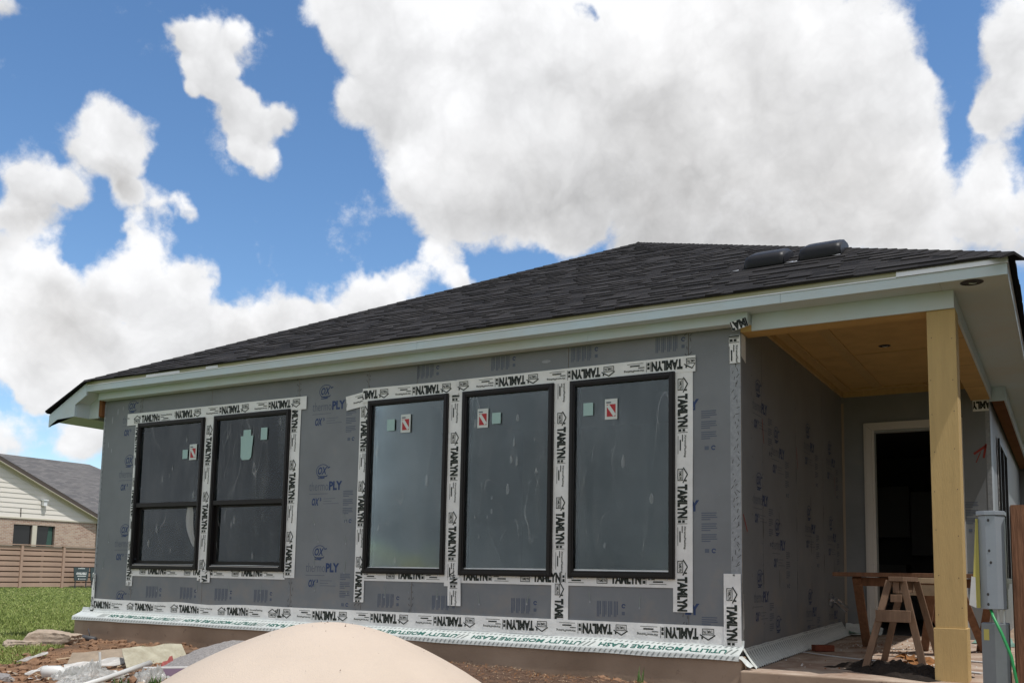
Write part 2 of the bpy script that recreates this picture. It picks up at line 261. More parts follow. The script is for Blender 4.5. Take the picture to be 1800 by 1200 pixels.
# milky smears on the panes, crumpled plastic sheet
def milky(name, alpha, col, bumpy=False):
    nt, N, L = nodes_of(name); N.remove(N['Principled BSDF']); o = N['Material Output']
    tr = N.new('ShaderNodeBsdfTransparent'); df = N.new('ShaderNodeBsdfPrincipled'); df.inputs['Base Color'].default_value = (*col, 1); df.inputs['Roughness'].default_value = 0.3
    ms = N.new('ShaderNodeMixShader'); ms.inputs[0].default_value = alpha; L.new(tr.outputs[0], ms.inputs[1]); L.new(df.outputs[0], ms.inputs[2]); L.new(ms.outputs[0], o.inputs[0])
milky('smear', 0.17, (0.75, 0.80, 0.80)); milky('crease', 0.26, (0.75, 0.80, 0.80)); milky('poly_sheet', 0.6, (0.50, 0.50, 0.48))
# neighbour brick and far shingles
def brickmat(name, c1, c2, mortar, scale, w, h, ms_, vertical='yz', squash=1.0):
    nt, N, L = nodes_of(name); b = N['Principled BSDF']; b.inputs['Roughness'].default_value = 0.9; b.inputs['Specular IOR Level'].default_value = 0.1
    tc = N.new('ShaderNodeTexCoord'); sp = N.new('ShaderNodeSeparateXYZ'); cb = N.new('ShaderNodeCombineXYZ'); L.new(tc.outputs['Object'], sp.inputs[0])
    L.new(sp.outputs['Y'], cb.inputs[0]); L.new(sp.outputs['Z'], cb.inputs[1])
    t = N.new('ShaderNodeTexBrick'); L.new(cb.outputs[0], t.inputs['Vector']); t.inputs['Scale'].default_value = scale
    t.inputs['Color1'].default_value = (*c1, 1); t.inputs['Color2'].default_value = (*c2, 1); t.inputs['Mortar'].default_value = (*mortar, 1)
    t.inputs['Brick Width'].default_value = w; t.inputs['Row Height'].default_value = h; t.inputs['Mortar Size'].default_value = ms_; t.inputs['Bias'].default_value = 0.0
    L.new(t.outputs['Color'], b.inputs['Base Color'])
    bp = N.new('ShaderNodeBump'); bp.inputs['Strength'].default_value = 0.6; bp.inputs['Distance'].default_value = 0.01; bp.invert = True; L.new(t.outputs['Fac'], bp.inputs['Height']); L.new(bp.outputs[0], b.inputs['Normal'])
brickmat('far_brick', (0.34, 0.20, 0.15), (0.50, 0.37, 0.28), (0.50, 0.44, 0.37), 1.0, 0.21, 0.075, 0.012)
brickmat('far_shingle', (0.115, 0.112, 0.115), (0.17, 0.163, 0.16), (0.08, 0.077, 0.076), 1.0, 0.42, 0.085, 0.008)
# ground: red-brown churned dirt, lawn where the dirt ends
nt, N, L = nodes_of('earth'); b = N['Principled BSDF']; b.inputs['Roughness'].default_value = 0.97; b.inputs['Specular IOR Level'].default_value = 0.1
ge = N.new('ShaderNodeNewGeometry'); sp = N.new('ShaderNodeSeparateXYZ'); L.new(ge.outputs['Position'], sp.inputs[0])
def mth(op, a, b_=0.0, c=0.0):
    n = N.new('ShaderNodeMath'); n.operation = op
    for i, v in enumerate((a, b_, c)):
        if isinstance(v, (int, float)): n.inputs[i].default_value = v
        else: L.new(v, n.inputs[i])
    return n.outputs[0]
n1 = N.new('ShaderNodeTexNoise'); n1.inputs['Scale'].default_value = 1.6; n1.inputs['Detail'].default_value = 9; n1.inputs['Roughness'].default_value = 0.65; L.new(ge.outputs['Position'], n1.inputs['Vector'])
n3 = N.new('ShaderNodeTexNoise'); n3.inputs['Scale'].default_value = 0.5; n3.inputs['Detail'].default_value = 7; L.new(ge.outputs['Position'], n3.inputs['Vector'])
n4 = N.new('ShaderNodeTexNoise'); n4.inputs['Scale'].default_value = 26; n4.inputs['Detail'].default_value = 8; n4.inputs['Roughness'].default_value = 0.7; L.new(ge.outputs['Position'], n4.inputs['Vector'])
fl = mth('ADD', mth('MULTIPLY', mth('ADD', sp.outputs['X'], 8.98), 0.80), mth('MULTIPLY', mth('SUBTRACT', sp.outputs['Y'], 0.13), 0.60))
fl = mth('ADD', fl, mth('MULTIPLY', mth('SUBTRACT', n1.outputs['Fac'], 0.5), 1.4))
pad = mth('MINIMUM', mth('SUBTRACT', 2.9, sp.outputs['X']), mth('ADD', sp.outputs['Y'], 4.3))
fl = mth('MINIMUM', fl, mth('ADD', pad, mth('MULTIPLY', mth('SUBTRACT', n1.outputs['Fac'], 0.5), 1.4)))
r = N.new('ShaderNodeMapRange'); L.new(fl, r.inputs[0]); r.inputs[1].default_value = -0.15; r.inputs[2].default_value = 0.15
cd = N.new('ShaderNodeValToRGB'); L.new(n1.outputs['Fac'], cd.inputs[0]); e = cd.color_ramp.elements; e[0].position = 0.32; e[0].color = (0.10, 0.07, 0.052, 1); e[1].position = 0.66; e[1].color = (0.36, 0.205, 0.12, 1)
e2 = cd.color_ramp.elements.new(0.5); e2.color = (0.235, 0.14, 0.085, 1)
md = N.new('ShaderNodeMix'); md.data_type = 'RGBA'; md.blend_type = 'MULTIPLY'; md.inputs[0].default_value = 0.75; L.new(cd.outputs[0], md.inputs[6])
rr = N.new('ShaderNodeMapRange'); L.new(n4.outputs['Fac'], rr.inputs[0]); rr.inputs[1].default_value = 0.3; rr.inputs[2].default_value = 0.7; rr.inputs[3].default_value = 0.45; rr.inputs[4].default_value = 1.35
L.new(rr.outputs[0], md.inputs[7])
cg = N.new('ShaderNodeValToRGB'); L.new(n3.outputs['Fac'], cg.inputs[0]); e = cg.color_ramp.elements; e[0].position = 0.35; e[0].color = (0.075, 0.105, 0.03, 1); e[1].position = 0.68; e[1].color = (0.125, 0.16, 0.045, 1)
mg = N.new('ShaderNodeMix'); mg.data_type = 'RGBA'; L.new(r.outputs[0], mg.inputs[0]); L.new(cg.outputs[0], mg.inputs[6]); L.new(md.outputs[2], mg.inputs[7]); L.new(mg.outputs[2], b.inputs['Base Color'])
bp = N.new('ShaderNodeBump'); bp.inputs['Strength'].default_value = 0.9; bp.inputs['Distance'].default_value = 0.03; L.new(n4.outputs['Fac'], bp.inputs['Height']); L.new(bp.outputs[0], b.inputs['Normal'])
# grass blades take their tone from an attribute
nt, N, L = nodes_of('grass_blade'); b = N['Principled BSDF']; b.inputs['Roughness'].default_value = 0.6; b.inputs['Specular IOR Level'].default_value = 0.2
at = N.new('ShaderNodeAttribute'); at.attribute_name = 'tone'; cr = N.new('ShaderNodeValToRGB'); L.new(at.outputs['Fac'], cr.inputs[0])
e = cr.color_ramp.elements; e[0].color = (0.16, 0.21, 0.055, 1); e[1].color = (0.46, 0.42, 0.22, 1); e2 = e.new(0.6); e2.color = (0.26, 0.31, 0.09, 1); L.new(cr.outputs[0], b.inputs['Base Color'])

# clay splashed and rubbed on to the lower sheathing
nt = MATS['sheathing'].node_tree; N = nt.nodes; L = nt.links; b = N['Principled BSDF']; src = b.inputs['Base Color'].links[0].from_socket
tc = N.new('ShaderNodeTexCoord'); sp = N.new('ShaderNodeSeparateXYZ'); L.new(tc.outputs['Object'], sp.inputs[0])
n1 = N.new('ShaderNodeTexNoise'); n1.inputs['Scale'].default_value = 3.2; n1.inputs['Detail'].default_value = 12; n1.inputs['Roughness'].default_value = 0.7; L.new(tc.outputs['Object'], n1.inputs['Vector'])
hz = N.new('ShaderNodeMapRange'); L.new(sp.outputs['Z'], hz.inputs[0]); hz.inputs[1].default_value = 1.2; hz.inputs[2].default_value = 0.0; hz.inputs[3].default_value = -0.04; hz.inputs[4].default_value = 0.12
ad = N.new('ShaderNodeMath'); ad.operation = 'ADD'; L.new(n1.outputs['Fac'], ad.inputs[0]); L.new(hz.outputs[0], ad.inputs[1])
rg = N.new('ShaderNodeMapRange'); L.new(ad.outputs[0], rg.inputs[0]); rg.inputs[1].default_value = 0.56; rg.inputs[2].default_value = 0.78; rg.inputs[3].default_value = 0.0; rg.inputs[4].default_value = 0.55
mx = N.new('ShaderNodeMix'); mx.data_type = 'RGBA'; L.new(rg.outputs[0], mx.inputs[0]); L.new(src, mx.inputs[6]); mx.inputs[7].default_value = (0.27, 0.235, 0.20, 1); L.new(mx.outputs[2], b.inputs['Base Color'])

# ------------------------------------------------------------------ helpers
class MB:
    """Collects faces (with a material slot each) and links them as one mesh object."""
    def __init__(self): self.v = []; self.f = []; self.m = []; self.tone = []; self.sm = False
    def add(self, verts, faces, mi=0, tone=0.5):
        o = len(self.v); self.v += [tuple(p) for p in verts]
        self.f += [tuple(i + o for i in f) for f in faces]; self.m += [mi] * len(faces); self.tone += [tone] * len(faces); return self
    def box(self, x0, x1, y0, y1, z0, z1, mi=0):
        return self.add([(x0, y0, z0), (x1, y0, z0), (x1, y1, z0), (x0, y1, z0), (x0, y0, z1), (x1, y0, z1), (x1, y1, z1), (x0, y1, z1)],
                        [(0, 3, 2, 1), (4, 5, 6, 7), (0, 1, 5, 4), (1, 2, 6, 5), (2, 3, 7, 6), (3, 0, 4, 7)], mi)
    def bar(self, a, b, w, h, upv=(0, 0, 1), mi=0):
        a = Vector(a); b = Vector(b); d = (b - a).normalized(); s = d.cross(Vector(upv))
        s = s.normalized() if s.length > 1e-4 else Vector((1, 0, 0)); u = s.cross(d).normalized()
        s *= w / 2; u *= h / 2
        vs = [a - s - u, a + s - u, a + s + u, a - s + u, b - s - u, b + s - u, b + s + u, b - s + u]
        return self.add(vs, [(0, 1, 2, 3), (7, 6, 5, 4), (0, 4, 5, 1), (1, 5, 6, 2), (2, 6, 7, 3), (3, 7, 4, 0)], mi)
    def prism(self, pts, off, mi=0):
        n = len(pts); off = Vector(off)
        vs = [Vector(p) for p in pts] + [Vector(p) + off for p in pts]
        return self.add(vs, [tuple(range(n)), tuple(range(2 * n - 1, n - 1, -1))] + [(i, i + n, (i + 1) % n + n, (i + 1) % n) for i in range(n)], mi)
    def tube(self, pts, r, seg=8, mi=0):
        pts = [Vector(p) for p in pts]; vs = []; n = len(pts)
        for i, p in enumerate(pts):
            t = (pts[min(i + 1, n - 1)] - pts[max(i - 1, 0)]).normalized()
            s = t.cross(Vector((0.31, 0.2, 0.93))).normalized(); u = s.cross(t)
            rr = r[i] if isinstance(r, (list, tuple)) else r
            vs += [p + (s * math.cos(2 * math.pi * k / seg) + u * math.sin(2 * math.pi * k / seg)) * rr for k in range(seg)]
        fs = [(i * seg + k, i * seg + (k + 1) % seg, (i + 1) * seg + (k + 1) % seg, (i + 1) * seg + k) for i in range(n - 1) for k in range(seg)]
        fs += [tuple(range(seg - 1, -1, -1)), tuple(range((n - 1) * seg, n * seg))]
        return self.add(vs, fs, mi)
    def grid(self, nu, nv, fn, mi=0):
        vs = [fn(i / nu, j / nv) for j in range(nv + 1) for i in range(nu + 1)]
        fs = [(j * (nu + 1) + i, j * (nu + 1) + i + 1, (j + 1) * (nu + 1) + i + 1, (j + 1) * (nu + 1) + i) for j in range(nv) for i in range(nu)]
        return self.add(vs, fs, mi)
    def build(self, name, mats, parent=None, smooth=False, bevel=0.0, tone=False, kind=None, label=None):
        me = bpy.data.meshes.new(name); me.from_pydata(self.v, [], self.f)
        for m in (mats if isinstance(mats, (list, tuple)) else [mats]): me.materials.append(MATS[m])
        me.polygons.foreach_set('material_index', self.m)
        if tone:
            a = me.attributes.new('tone', 'FLOAT', 'FACE'); a.data.foreach_set('value', self.tone)
        if smooth: me.polygons.foreach_set('use_smooth', [True] * len(me.polygons))
        me.update()
        o = bpy.data.objects.new(name, me); COL.objects.link(o)
        if parent is not None: o.parent = parent
        if bevel > 0:
            b = o.modifiers.new('edge', 'BEVEL'); b.width = bevel; b.segments = 2; b.limit_method = 'ANGLE'; b.angle_limit = math.radians(50)
        if kind: o['kind'] = kind
        if label: o['label'] = label
        return o
def thing(name, label, cat, loc=(0, 0, 0), rz=0.0, group=None):
    o = bpy.data.objects.new(name, None); o.empty_display_size = 0.2; COL.objects.link(o)
    o.location = loc; o.rotation_euler = (0, 0, rz); o['label'] = label; o['category'] = cat
    if group: o['group'] = group
    return o
def tag(o, label, cat, group=None):
    o['label'] = label; o['category'] = cat
    if group: o['group'] = group
    return o
_ph = RNG.uniform(0, 6.28, (8, 3)); _fr = RNG.normal(0, 1, (8, 3))
def wob(x, y, z=0.0, s=1.0):
    """Cheap smooth noise about -1..1."""
    t = 0.0
    for k in range(5):
        f = s * (1.6 ** k); q = _fr[k]
        t += math.sin(f * (q[0] * x + q[1] * y + q[2] * z) + _ph[k][0]) * math.cos(f * (q[1] * x - q[0] * y + q[2] * z) * 0.7 + _ph[k][1]) / (1.5 ** k)
    return t / 1.6
# flat lettering from the built-in font, as triangles in a unit box (height 1)
_GL = {}
def glyphs(txt, bold=0.0, shear=0.0):
    key = (txt, bold, shear)
    if key in _GL: return _GL[key]
    cu = bpy.data.curves.new('lettering', 'FONT'); cu.body = txt; cu.size = 1.0; cu.offset = bold; cu.shear = shear; cu.resolution_u = 2; cu.fill_mode = 'FRONT'
    ob = bpy.data.objects.new('lettering', cu); COL.objects.link(ob)
    dg = bpy.context.evaluated_depsgraph_get(); dg.update(); me = ob.evaluated_get(dg).to_mesh()
    vs = np.array([v.co[:2] for v in me.vertices]); fs = [tuple(p.vertices) for p in me.polygons]
    ob.evaluated_get(dg).to_mesh_clear(); bpy.data.objects.remove(ob); bpy.data.curves.remove(cu)
    lo = vs.min(0); hi = vs.max(0); vs = (vs - lo) / (hi[1] - lo[1])
    _GL[key] = (vs, fs, (hi[0] - lo[0]) / (hi[1] - lo[1])); return _GL[key]
class Flat:
    """2-D print collected in (s, t) and laid on a surface by a mapping function."""
    def __init__(self): self.parts = []
    def text(self, txt, s, t, w, h, bold=0.0, shear=0.0, mi=0):
        vs, fs, a = glyphs(txt, bold, shear); p = vs * np.array([w / a, h]) + np.array([s, t]); self.parts.append((p, fs, mi)); return self
    def poly(self, pts, mi=0): self.parts.append((np.array(pts, float), [tuple(range(len(pts)))], mi)); return self
    def rect(self, s0, s1, t0, t1, mi=0): return self.poly([(s0, t0), (s1, t0), (s1, t1), (s0, t1)], mi)
    def line(self, a, b, w, mi=0):
        a = np.array(a, float); b = np.array(b, float); d = b - a; n = np.array([-d[1], d[0]]) / (np.linalg.norm(d) + 1e-9) * w / 2
        return self.poly([a - n, b - n, b + n, a + n], mi)
    def ring(self, s, t, rs, rt, w, a0=0, a1=6.2832, mi=0, n=20):
        for k in range(n):
            x0 = a0 + (a1 - a0) * k / n; x1 = a0 + (a1 - a0) * (k + 1) / n
            self.poly([(s + rs * math.cos(x0), t + rt * math.sin(x0)), (s + rs * math.cos(x1), t + rt * math.sin(x1)),
                       (s + (rs - w) * math.cos(x1), t + (rt - w) * math.sin(x1)), (s + (rs - w) * math.cos(x0), t + (rt - w) * math.sin(x0))], mi)
        return self
    def lay(self, fn, clip=None, skip=None):
        mb = MB()
        for p, fs, mi in self.parts:
            if clip:
                if p[:, 0].max() <= clip[0] or p[:, 0].min() >= clip[1]: continue
                p = p.copy(); p[:, 0] = np.clip(p[:, 0], clip[0], clip[1])
            if skip:
                fs = [f for f in fs if not skip(*(p[list(f)].mean(0)))]
                if not fs: continue
            mb.add([fn(a, b) for a, b in p], fs, mi)
        return mb
def cells(xs, zs, holes):
    """Rectangles of a wall left after cutting holes (x0, x1, z0, z1)."""
    xs = sorted(set([round(v, 4) for v in xs])); zs = sorted(set([round(v, 4) for v in zs])); out = []
    for a, b in zip(xs, xs[1:]):
        for c, d in zip(zs, zs[1:]):
            mx, mz = (a + b) / 2, (c + d) / 2
            if not any(h[0] < mx < h[1] and h[2] < mz < h[3] for h in holes): out.append((a, b, c, d))
    return out
def wall_piece(x0, x1, z0, z1, holes, ya, yb, name, mats, parent, plane='y', edge_mi=0):
    """A panel with openings, as one closed shell (no inner faces)."""
    xs = [x0, x1] + [min(max(v, x0), x1) for h in holes for v in h[:2]]; zs = [z0, z1] + [min(max(v, z0), z1) for h in holes for v in h[2:]]
    cs = cells(xs, zs, holes); mb = MB(); S = set((round(c[0], 4), round(c[2], 4)) for c in cs)
    ux = sorted(set(round(v, 4) for v in xs)); uz = sorted(set(round(v, 4) for v in zs))
    P = (lambda x, y, z: (x, y, z)) if plane == 'y' else (lambda x, y, z: (y, x, z))
    for a, b, c, d in cs:
        ix, iz = ux.index(a), uz.index(c)
        mb.add([P(a, ya, c), P(b, ya, c), P(b, ya, d), P(a, ya, d)], [(0, 1, 2, 3)])
        mb.add([P(a, yb, c), P(b, yb, c), P(b, yb, d), P(a, yb, d)], [(3, 2, 1, 0)])
        has = lambda i, j: 0 <= i < len(ux) - 1 and 0 <= j < len(uz) - 1 and (ux[i], uz[j]) in S
        if not has(ix - 1, iz): mb.add([P(a, ya, c), P(a, ya, d), P(a, yb, d), P(a, yb, c)], [(0, 1, 2, 3)], edge_mi)
        if not has(ix + 1, iz): mb.add([P(b, ya, c), P(b, yb, c), P(b, yb, d), P(b, ya, d)], [(0, 1, 2, 3)], edge_mi)
        if not has(ix, iz - 1): mb.add([P(a, ya, c), P(a, yb, c), P(b, yb, c), P(b, ya, c)], [(0, 1, 2, 3)], edge_mi)
        if not has(ix, iz + 1): mb.add([P(a, ya, d), P(b, ya, d), P(b, yb, d), P(a, yb, d)], [(0, 1, 2, 3)], edge_mi)
    return mb.build(name, mats, parent)

# ------------------------------------------------------------------ ground
def dirt_amount(x, y):
    return (x + 8.98) * 0.80 + (y - 0.13) * 0.60
def ground_z(x, y):
    d = min(dirt_amount(x, y), 2.9 - x, y + 4.3)
    k = 1 / (1 + math.exp(-max(-20, min(20, d * 4))))
    near = max(0.0, 1 - abs(y + 0.5) / 2.0) if -9.5 < x < 2.6 else 0.0
    z = -0.335 + 0.055 * near * min(1, max(0, (x + 9.5))) * min(1.0, max(0.0, (2.6 - x)))
    amp = 0.035 * k + 0.02
    far = max(0.0, min(1.0, (16 - math.hypot(x + 3, y + 3)) / 6))
    return z + far * amp * (0.7 * wob(x, y, 0, 1.7) + 0.45 * k * wob(x, y, 3, 6.0))
def axis(lo, hi, fine_lo, fine_hi, step):
    a = list(np.arange(fine_lo, fine_hi + 1e-6, step)); g = step; v = fine_lo
    while v > lo: g *= 1.35; v -= g; a.insert(0, v)
    g = step; v = a[-1]
    while v < hi: g *= 1.35; v += g; a.append(v)
    return a
gx = axis(-900, 900, -12.0, 3.4, 0.075); gy = axis(-900, 900, -7.0, 1.2, 0.075)
gv = [(x, y, ground_z(x, y)) for y in gy for x in gx]; nx = len(gx)
gm = MB(); gm.add(gv, [(j * nx + i, j * nx + i + 1, (j + 1) * nx + i + 1, (j + 1) * nx + i) for j in range(len(gy) - 1) for i in range(nx - 1)])
g = gm.build('ground', 'earth', smooth=True); g['kind'] = 'structure'; g['label'] = 'churned red-brown dirt lot running into a mown lawn'

# ------------------------------------------------------------------ house
house = thing('house', 'single-storey house under construction, bare grey sheathing walls and black shingle roof', 'house')
H = house
ZT, XL, DP = 2.775, -8.47, 4.15          # wall top under the frieze, left corner, porch depth
WIN = [(-7.76, -6.55), (-6.39, -5.17), (-4.05, -3.01), (-2.84, -1.80), (-1.63, -0.59)]
ZS_, ZH_ = 0.6096, 2.4384
holes = [(a + 0.02, b - 0.02, ZS_ + 0.02, ZH_ - 0.02) for a, b in WIN]
# slab with brick ledge, porch slab sloping to the front
mb = MB(); mb.box(-8.61, 0.03, -0.14, 11.9, -0.75, -0.012); mb.build('foundation_slab', 'slab_clay', H, bevel=0.012)
def floor_z(y): return -0.112 + 0.0215 * (y + 0.2)
mb = MB(); mb.prism([(0.034, -0.2, -0.75), (0.034, -0.2, -0.112), (0.034, DP + 0.02, floor_z(DP)), (0.034, DP + 0.02, -0.75)], (1.90, 0, 0))
mb.f = [tuple(f) for f in mb.f]; mb.m = [1, 1, 1, 0, 1, 1]
mb.build('porch_slab', ['porch_concrete', 'slab_clay'], H, bevel=0.012)
mb = MB(); mb.box(0.034, 1.95, DP + 0.025, 11.9, -0.75, -0.02); mb.build('foundation_slab', 'slab_clay', H)
# sheathing panels of the front wall: tall sheets beside the windows, short pieces above and below
def front_panel(x0, x1, z0, z1): return wall_piece(x0 + 0.0025, x1 - 0.0025, z0 + 0.0025, z1 - 0.0025, holes, 0.0, 0.012, 'sheathing_panel', ['sheathing', 'sheathing_edge'], H, edge_mi=1)
SEAMS = [XL, -7.74, -5.07, -4.07, -0.47, 0.0]
front_panel(XL, -7.74, 0.0, ZT); front_panel(-5.07, -4.07, 0.0, ZT); front_panel(-0.47, 0.0, 0.0, ZT)
for a, b in ((-7.74, -6.47), (-6.47, -5.07), (-4.07, -3.42), (-3.42, -1.66), (-1.66, -0.47)):
    front_panel(a, b, 0.0, 1.5); front_panel(a, b, 1.5, ZT)
# framing behind, drywall faced: gives the window reveals and closes the rooms
wall_piece(XL + 0.012, -0.012, -0.01, 2.9, [(a + 0.03, b - 0.03, ZS_ + 0.03, ZH_ - 0.03) for a, b in WIN], 0.0135, 0.15, 'wall_framing', 'drywall', H)
mb = MB(); mb.box(XL + 0.02, -0.16, 0.152, 4.3, 2.745, 2.76); mb.build('room_ceiling', 'drywall', H)
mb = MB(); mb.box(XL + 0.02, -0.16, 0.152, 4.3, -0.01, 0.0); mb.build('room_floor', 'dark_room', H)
mb = MB(); mb.box(XL + 0.02, XL + 0.15, 0.152, 4.3, 0, 2.745); mb.build('room_wall', 'drywall', H)
mb = MB(); mb.box(XL + 0.02, -0.16, 4.302, 4.42, 0, 2.745); mb.build('room_wall', 'drywall', H)
mb = MB(); mb.box(-4.75, -4.63, 0.152, 4.3, 0, 2.745); mb.build('room_wall', 'drywall', H)
# left side wall, porch side wall (three 1.22 m sheets and a narrow one), porch back wall
mb = MB(); mb.box(XL, XL + 0.012, 0.0125, 11.9, 0, 2.7); mb.build('sheathing_panel', 'sheathing', H)
PS = [0.0135, 0.63, 1.85, 3.07, DP]
for a, b in zip(PS, PS[1:]):
    mb = MB(); mb.box(-0.012, 0.0, a + 0.0015, b - 0.0015, -0.03, 2.96); mb.build('sheathing_panel', 'sheathing', H)
mb = MB(); mb.box(-0.15, -0.0135, 0.152, DP + 0.1, -0.01, 2.96); mb.build('wall_framing', 'drywall', H)
DOOR = (0.353, 1.27, -0.05, 2.44)
wall_piece(-0.012, 1.645, -0.03, 2.98, [DOOR], DP, DP + 0.012, 'sheathing_panel', ['sheathing', 'sheathing_edge'], H, edge_mi=1)
wall_piece(-0.012, 1.632, -0.03, 2.98, [(0.38, 1.25, -0.05, 2.42)], DP + 0.0135, DP + 0.14, 'wall_framing', 'drywall', H)
# long side wall beyond the porch with its window
SX = 1.645; SWIN = (5.35, 7.0, 0.62, 2.44)
wall_piece(DP + 0.0135, 11.9, -0.03, 2.86, [SWIN], SX, SX - 0.012, 'sheathing_panel', 'sheathing', H, plane='x')
wall_piece(DP + 0.0135, 11.9, -0.03, 2.86, [(SWIN[0] + .03, SWIN[1] - .03, .65, 2.41)], SX - 0.0135, SX - 0.14, 'wall_framing', 'drywall', H, plane='x')
# kitchen beyond the open doorway
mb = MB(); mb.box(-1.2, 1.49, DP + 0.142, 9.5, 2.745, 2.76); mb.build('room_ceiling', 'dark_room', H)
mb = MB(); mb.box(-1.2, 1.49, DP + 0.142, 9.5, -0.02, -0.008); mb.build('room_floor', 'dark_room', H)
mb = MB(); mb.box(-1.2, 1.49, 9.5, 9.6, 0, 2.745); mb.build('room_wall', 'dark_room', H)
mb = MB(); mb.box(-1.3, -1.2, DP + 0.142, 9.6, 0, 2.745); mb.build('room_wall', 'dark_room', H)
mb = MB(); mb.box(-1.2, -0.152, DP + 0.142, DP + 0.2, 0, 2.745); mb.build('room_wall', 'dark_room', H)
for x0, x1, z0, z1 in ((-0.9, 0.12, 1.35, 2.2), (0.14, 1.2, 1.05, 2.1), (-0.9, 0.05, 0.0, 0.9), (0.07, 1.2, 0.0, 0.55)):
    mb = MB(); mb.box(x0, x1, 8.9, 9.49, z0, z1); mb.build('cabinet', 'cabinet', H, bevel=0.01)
# open doorway trim (mitred white brickmould)
mb = MB(); mb.prism([(0.262, DP - 0.03, -0.02), (0.353, DP - 0.03, -0.02), (0.353, DP - 0.03, 2.44), (0.262, DP - 0.03, 2.53)], (0, 0.028, 0))
mb.box(0.285, 0.30, DP - 0.036, DP - 0.0305, -0.02, 2.50)
door = mb.build('door_frame', 'white_trim', H, bevel=0.004)
MB().prism([(1.27, DP - 0.03, -0.02), (1.361, DP - 0.03, -0.02), (1.361, DP - 0.03, 2.53), (1.27, DP - 0.03, 2.44)], (0, 0.028, 0)).build('jamb', 'white_trim', door)
MB().prism([(0.2635, DP - 0.03, 2.5315), (0.3545, DP - 0.03, 2.4415), (1.2685, DP - 0.03, 2.4415), (1.3595, DP - 0.03, 2.5315)], (0, 0.028, 0)).build('head', 'white_trim', door)
MB().box(0.3525, 0.379, DP - 0.001, DP + 0.14, -0.02, 2.44).build('jamb', 'white_trim', door)
MB().box(0.30, 1.32, DP - 0.06, DP + 0.14, -0.035, -0.012).build('threshold', 'porch_concrete', door)

# -------- windows
def pane(x0, x1, z0, z1, y, par, seed, creases=8, smears=8):
    r = random.Random(seed)
    MB().box(x0, x1, y, y + 0.004, z0, z1).build('glass_pane', 'glass_pane', par)
    f = MB(); f.grid(10, 16, lambda u, v: (x0 + 0.004 + (x1 - x0 - 0.008) * u, y - 0.004 - 0.0015 * (1 + wob(u * 2, v * 3, seed)), z0 + 0.004 + (z1 - z0 - 0.008) * v)); f.build('clear_film', 'clear_film', par, smooth=True)
    s = MB(); w, h = x1 - x0, z1 - z0
    for _ in range(smears):
        cx, cz = x0 + w * r.uniform(.08, .92), z0 + h * r.uniform(.05, .95); a = r.uniform(.006, .020); b = a * r.uniform(1.8, 3.6)
        s.add([(cx + a * math.cos(t) * (1 - .25 * math.sin(t)), y - 0.009, cz + b * math.sin(t)) for t in np.linspace(0, 6.283, 14, endpoint=False)], [tuple(range(14))])
    for _ in range(creases):
        cx, cz = x0 + w * r.choice([r.uniform(.03, .22), r.uniform(.1, .95)]), z0 + h * r.uniform(.04, .92); ang = r.gauss(1.45, .5); ln = r.uniform(.06, .30); cur = r.uniform(-.5, .5)
        pts = []; px, pz = cx, cz
        for k in range(7):
            pts.append((px, pz)); px += math.cos(ang + cur * k / 6) * ln / 6; pz += math.sin(ang + cur * k / 6) * ln / 6
        pts = [(min(max(p, x0 + .006), x1 - .006), min(max(q, z0 + .006), z1 - .006)) for p, q in pts]
        vs = []
        for k, (p, q) in enumerate(pts):
            hw = .0016 * (1 - abs(k / 3 - 1)) + .0004; vs += [(p - hw, y - 0.010, q), (p + hw, y - 0.010, q)]
        s.add(vs, [(2 * k, 2 * k + 1, 2 * k + 3, 2 * k + 2) for k in range(6)], 1)
    s.build('smears', ['smear', 'crease'], par, kind='stuff')
def rating_sticker(x, z, y, par, w=0.125, h=0.19):
    f = Flat(); f.rect(0, w, 0, h, 0); m = f.lay(lambda s, t: (x + s, y, z + t))
    f = Flat(); f.rect(.02 * w / .125, w * .86, h * .14, h * .74, 1); m2 = f.lay(lambda s, t: (x + s, y - .0015, z + t)); m.add(m2.v, m2.f, 1)
    f = Flat(); f.line((w * .80, h * .18), (w * .24, h * .70), .032); f.rect(w * .12, w * .5, h * .80, h * .86); m3 = f.lay(lambda s, t: (x + s, y - .003, z + t))
    m.add(m3.v, m3.f[:1], 0); m.add(m3.v[4:], [(0, 1, 2, 3)], 2)
    m.build('sticker', ['sticker_white', 'sticker_red', 'print_pale'], par, label='white sticker with red square and white slash')
def window_frame(x0, x1, z0, z1, ft=0.055, fb=0.062):
    mb = MB(); ya, yb = -0.034, 0.075
    for (a, b, c, d) in ((x0, x0 + ft, z0, z1), (x1 - ft, x1, z0, z1), (x0 + ft, x1 - ft, z1 - ft, z1), (x0 + ft, x1 - ft, z0, z0 + fb)): mb.box(a, b, ya, yb, c, d)
    # inner step of the profile
    i = ft - 0.014
    for (a, b, c, d) in ((x0 + .012, x0 + i, z0 + .012, z1 - .012), (x1 - i, x1 - .012, z0 + .012, z1 - .012), (x0 + i, x1 - i, z1 - i, z1 - .012), (x0 + i, x1 - i, z0 + .012, z0 + i)): mb.box(a, b, ya - 0.008, ya - 0.0005, c, d)
    return mb.build('window', 'frame_black', H, bevel=0.004)
WOBJ = []
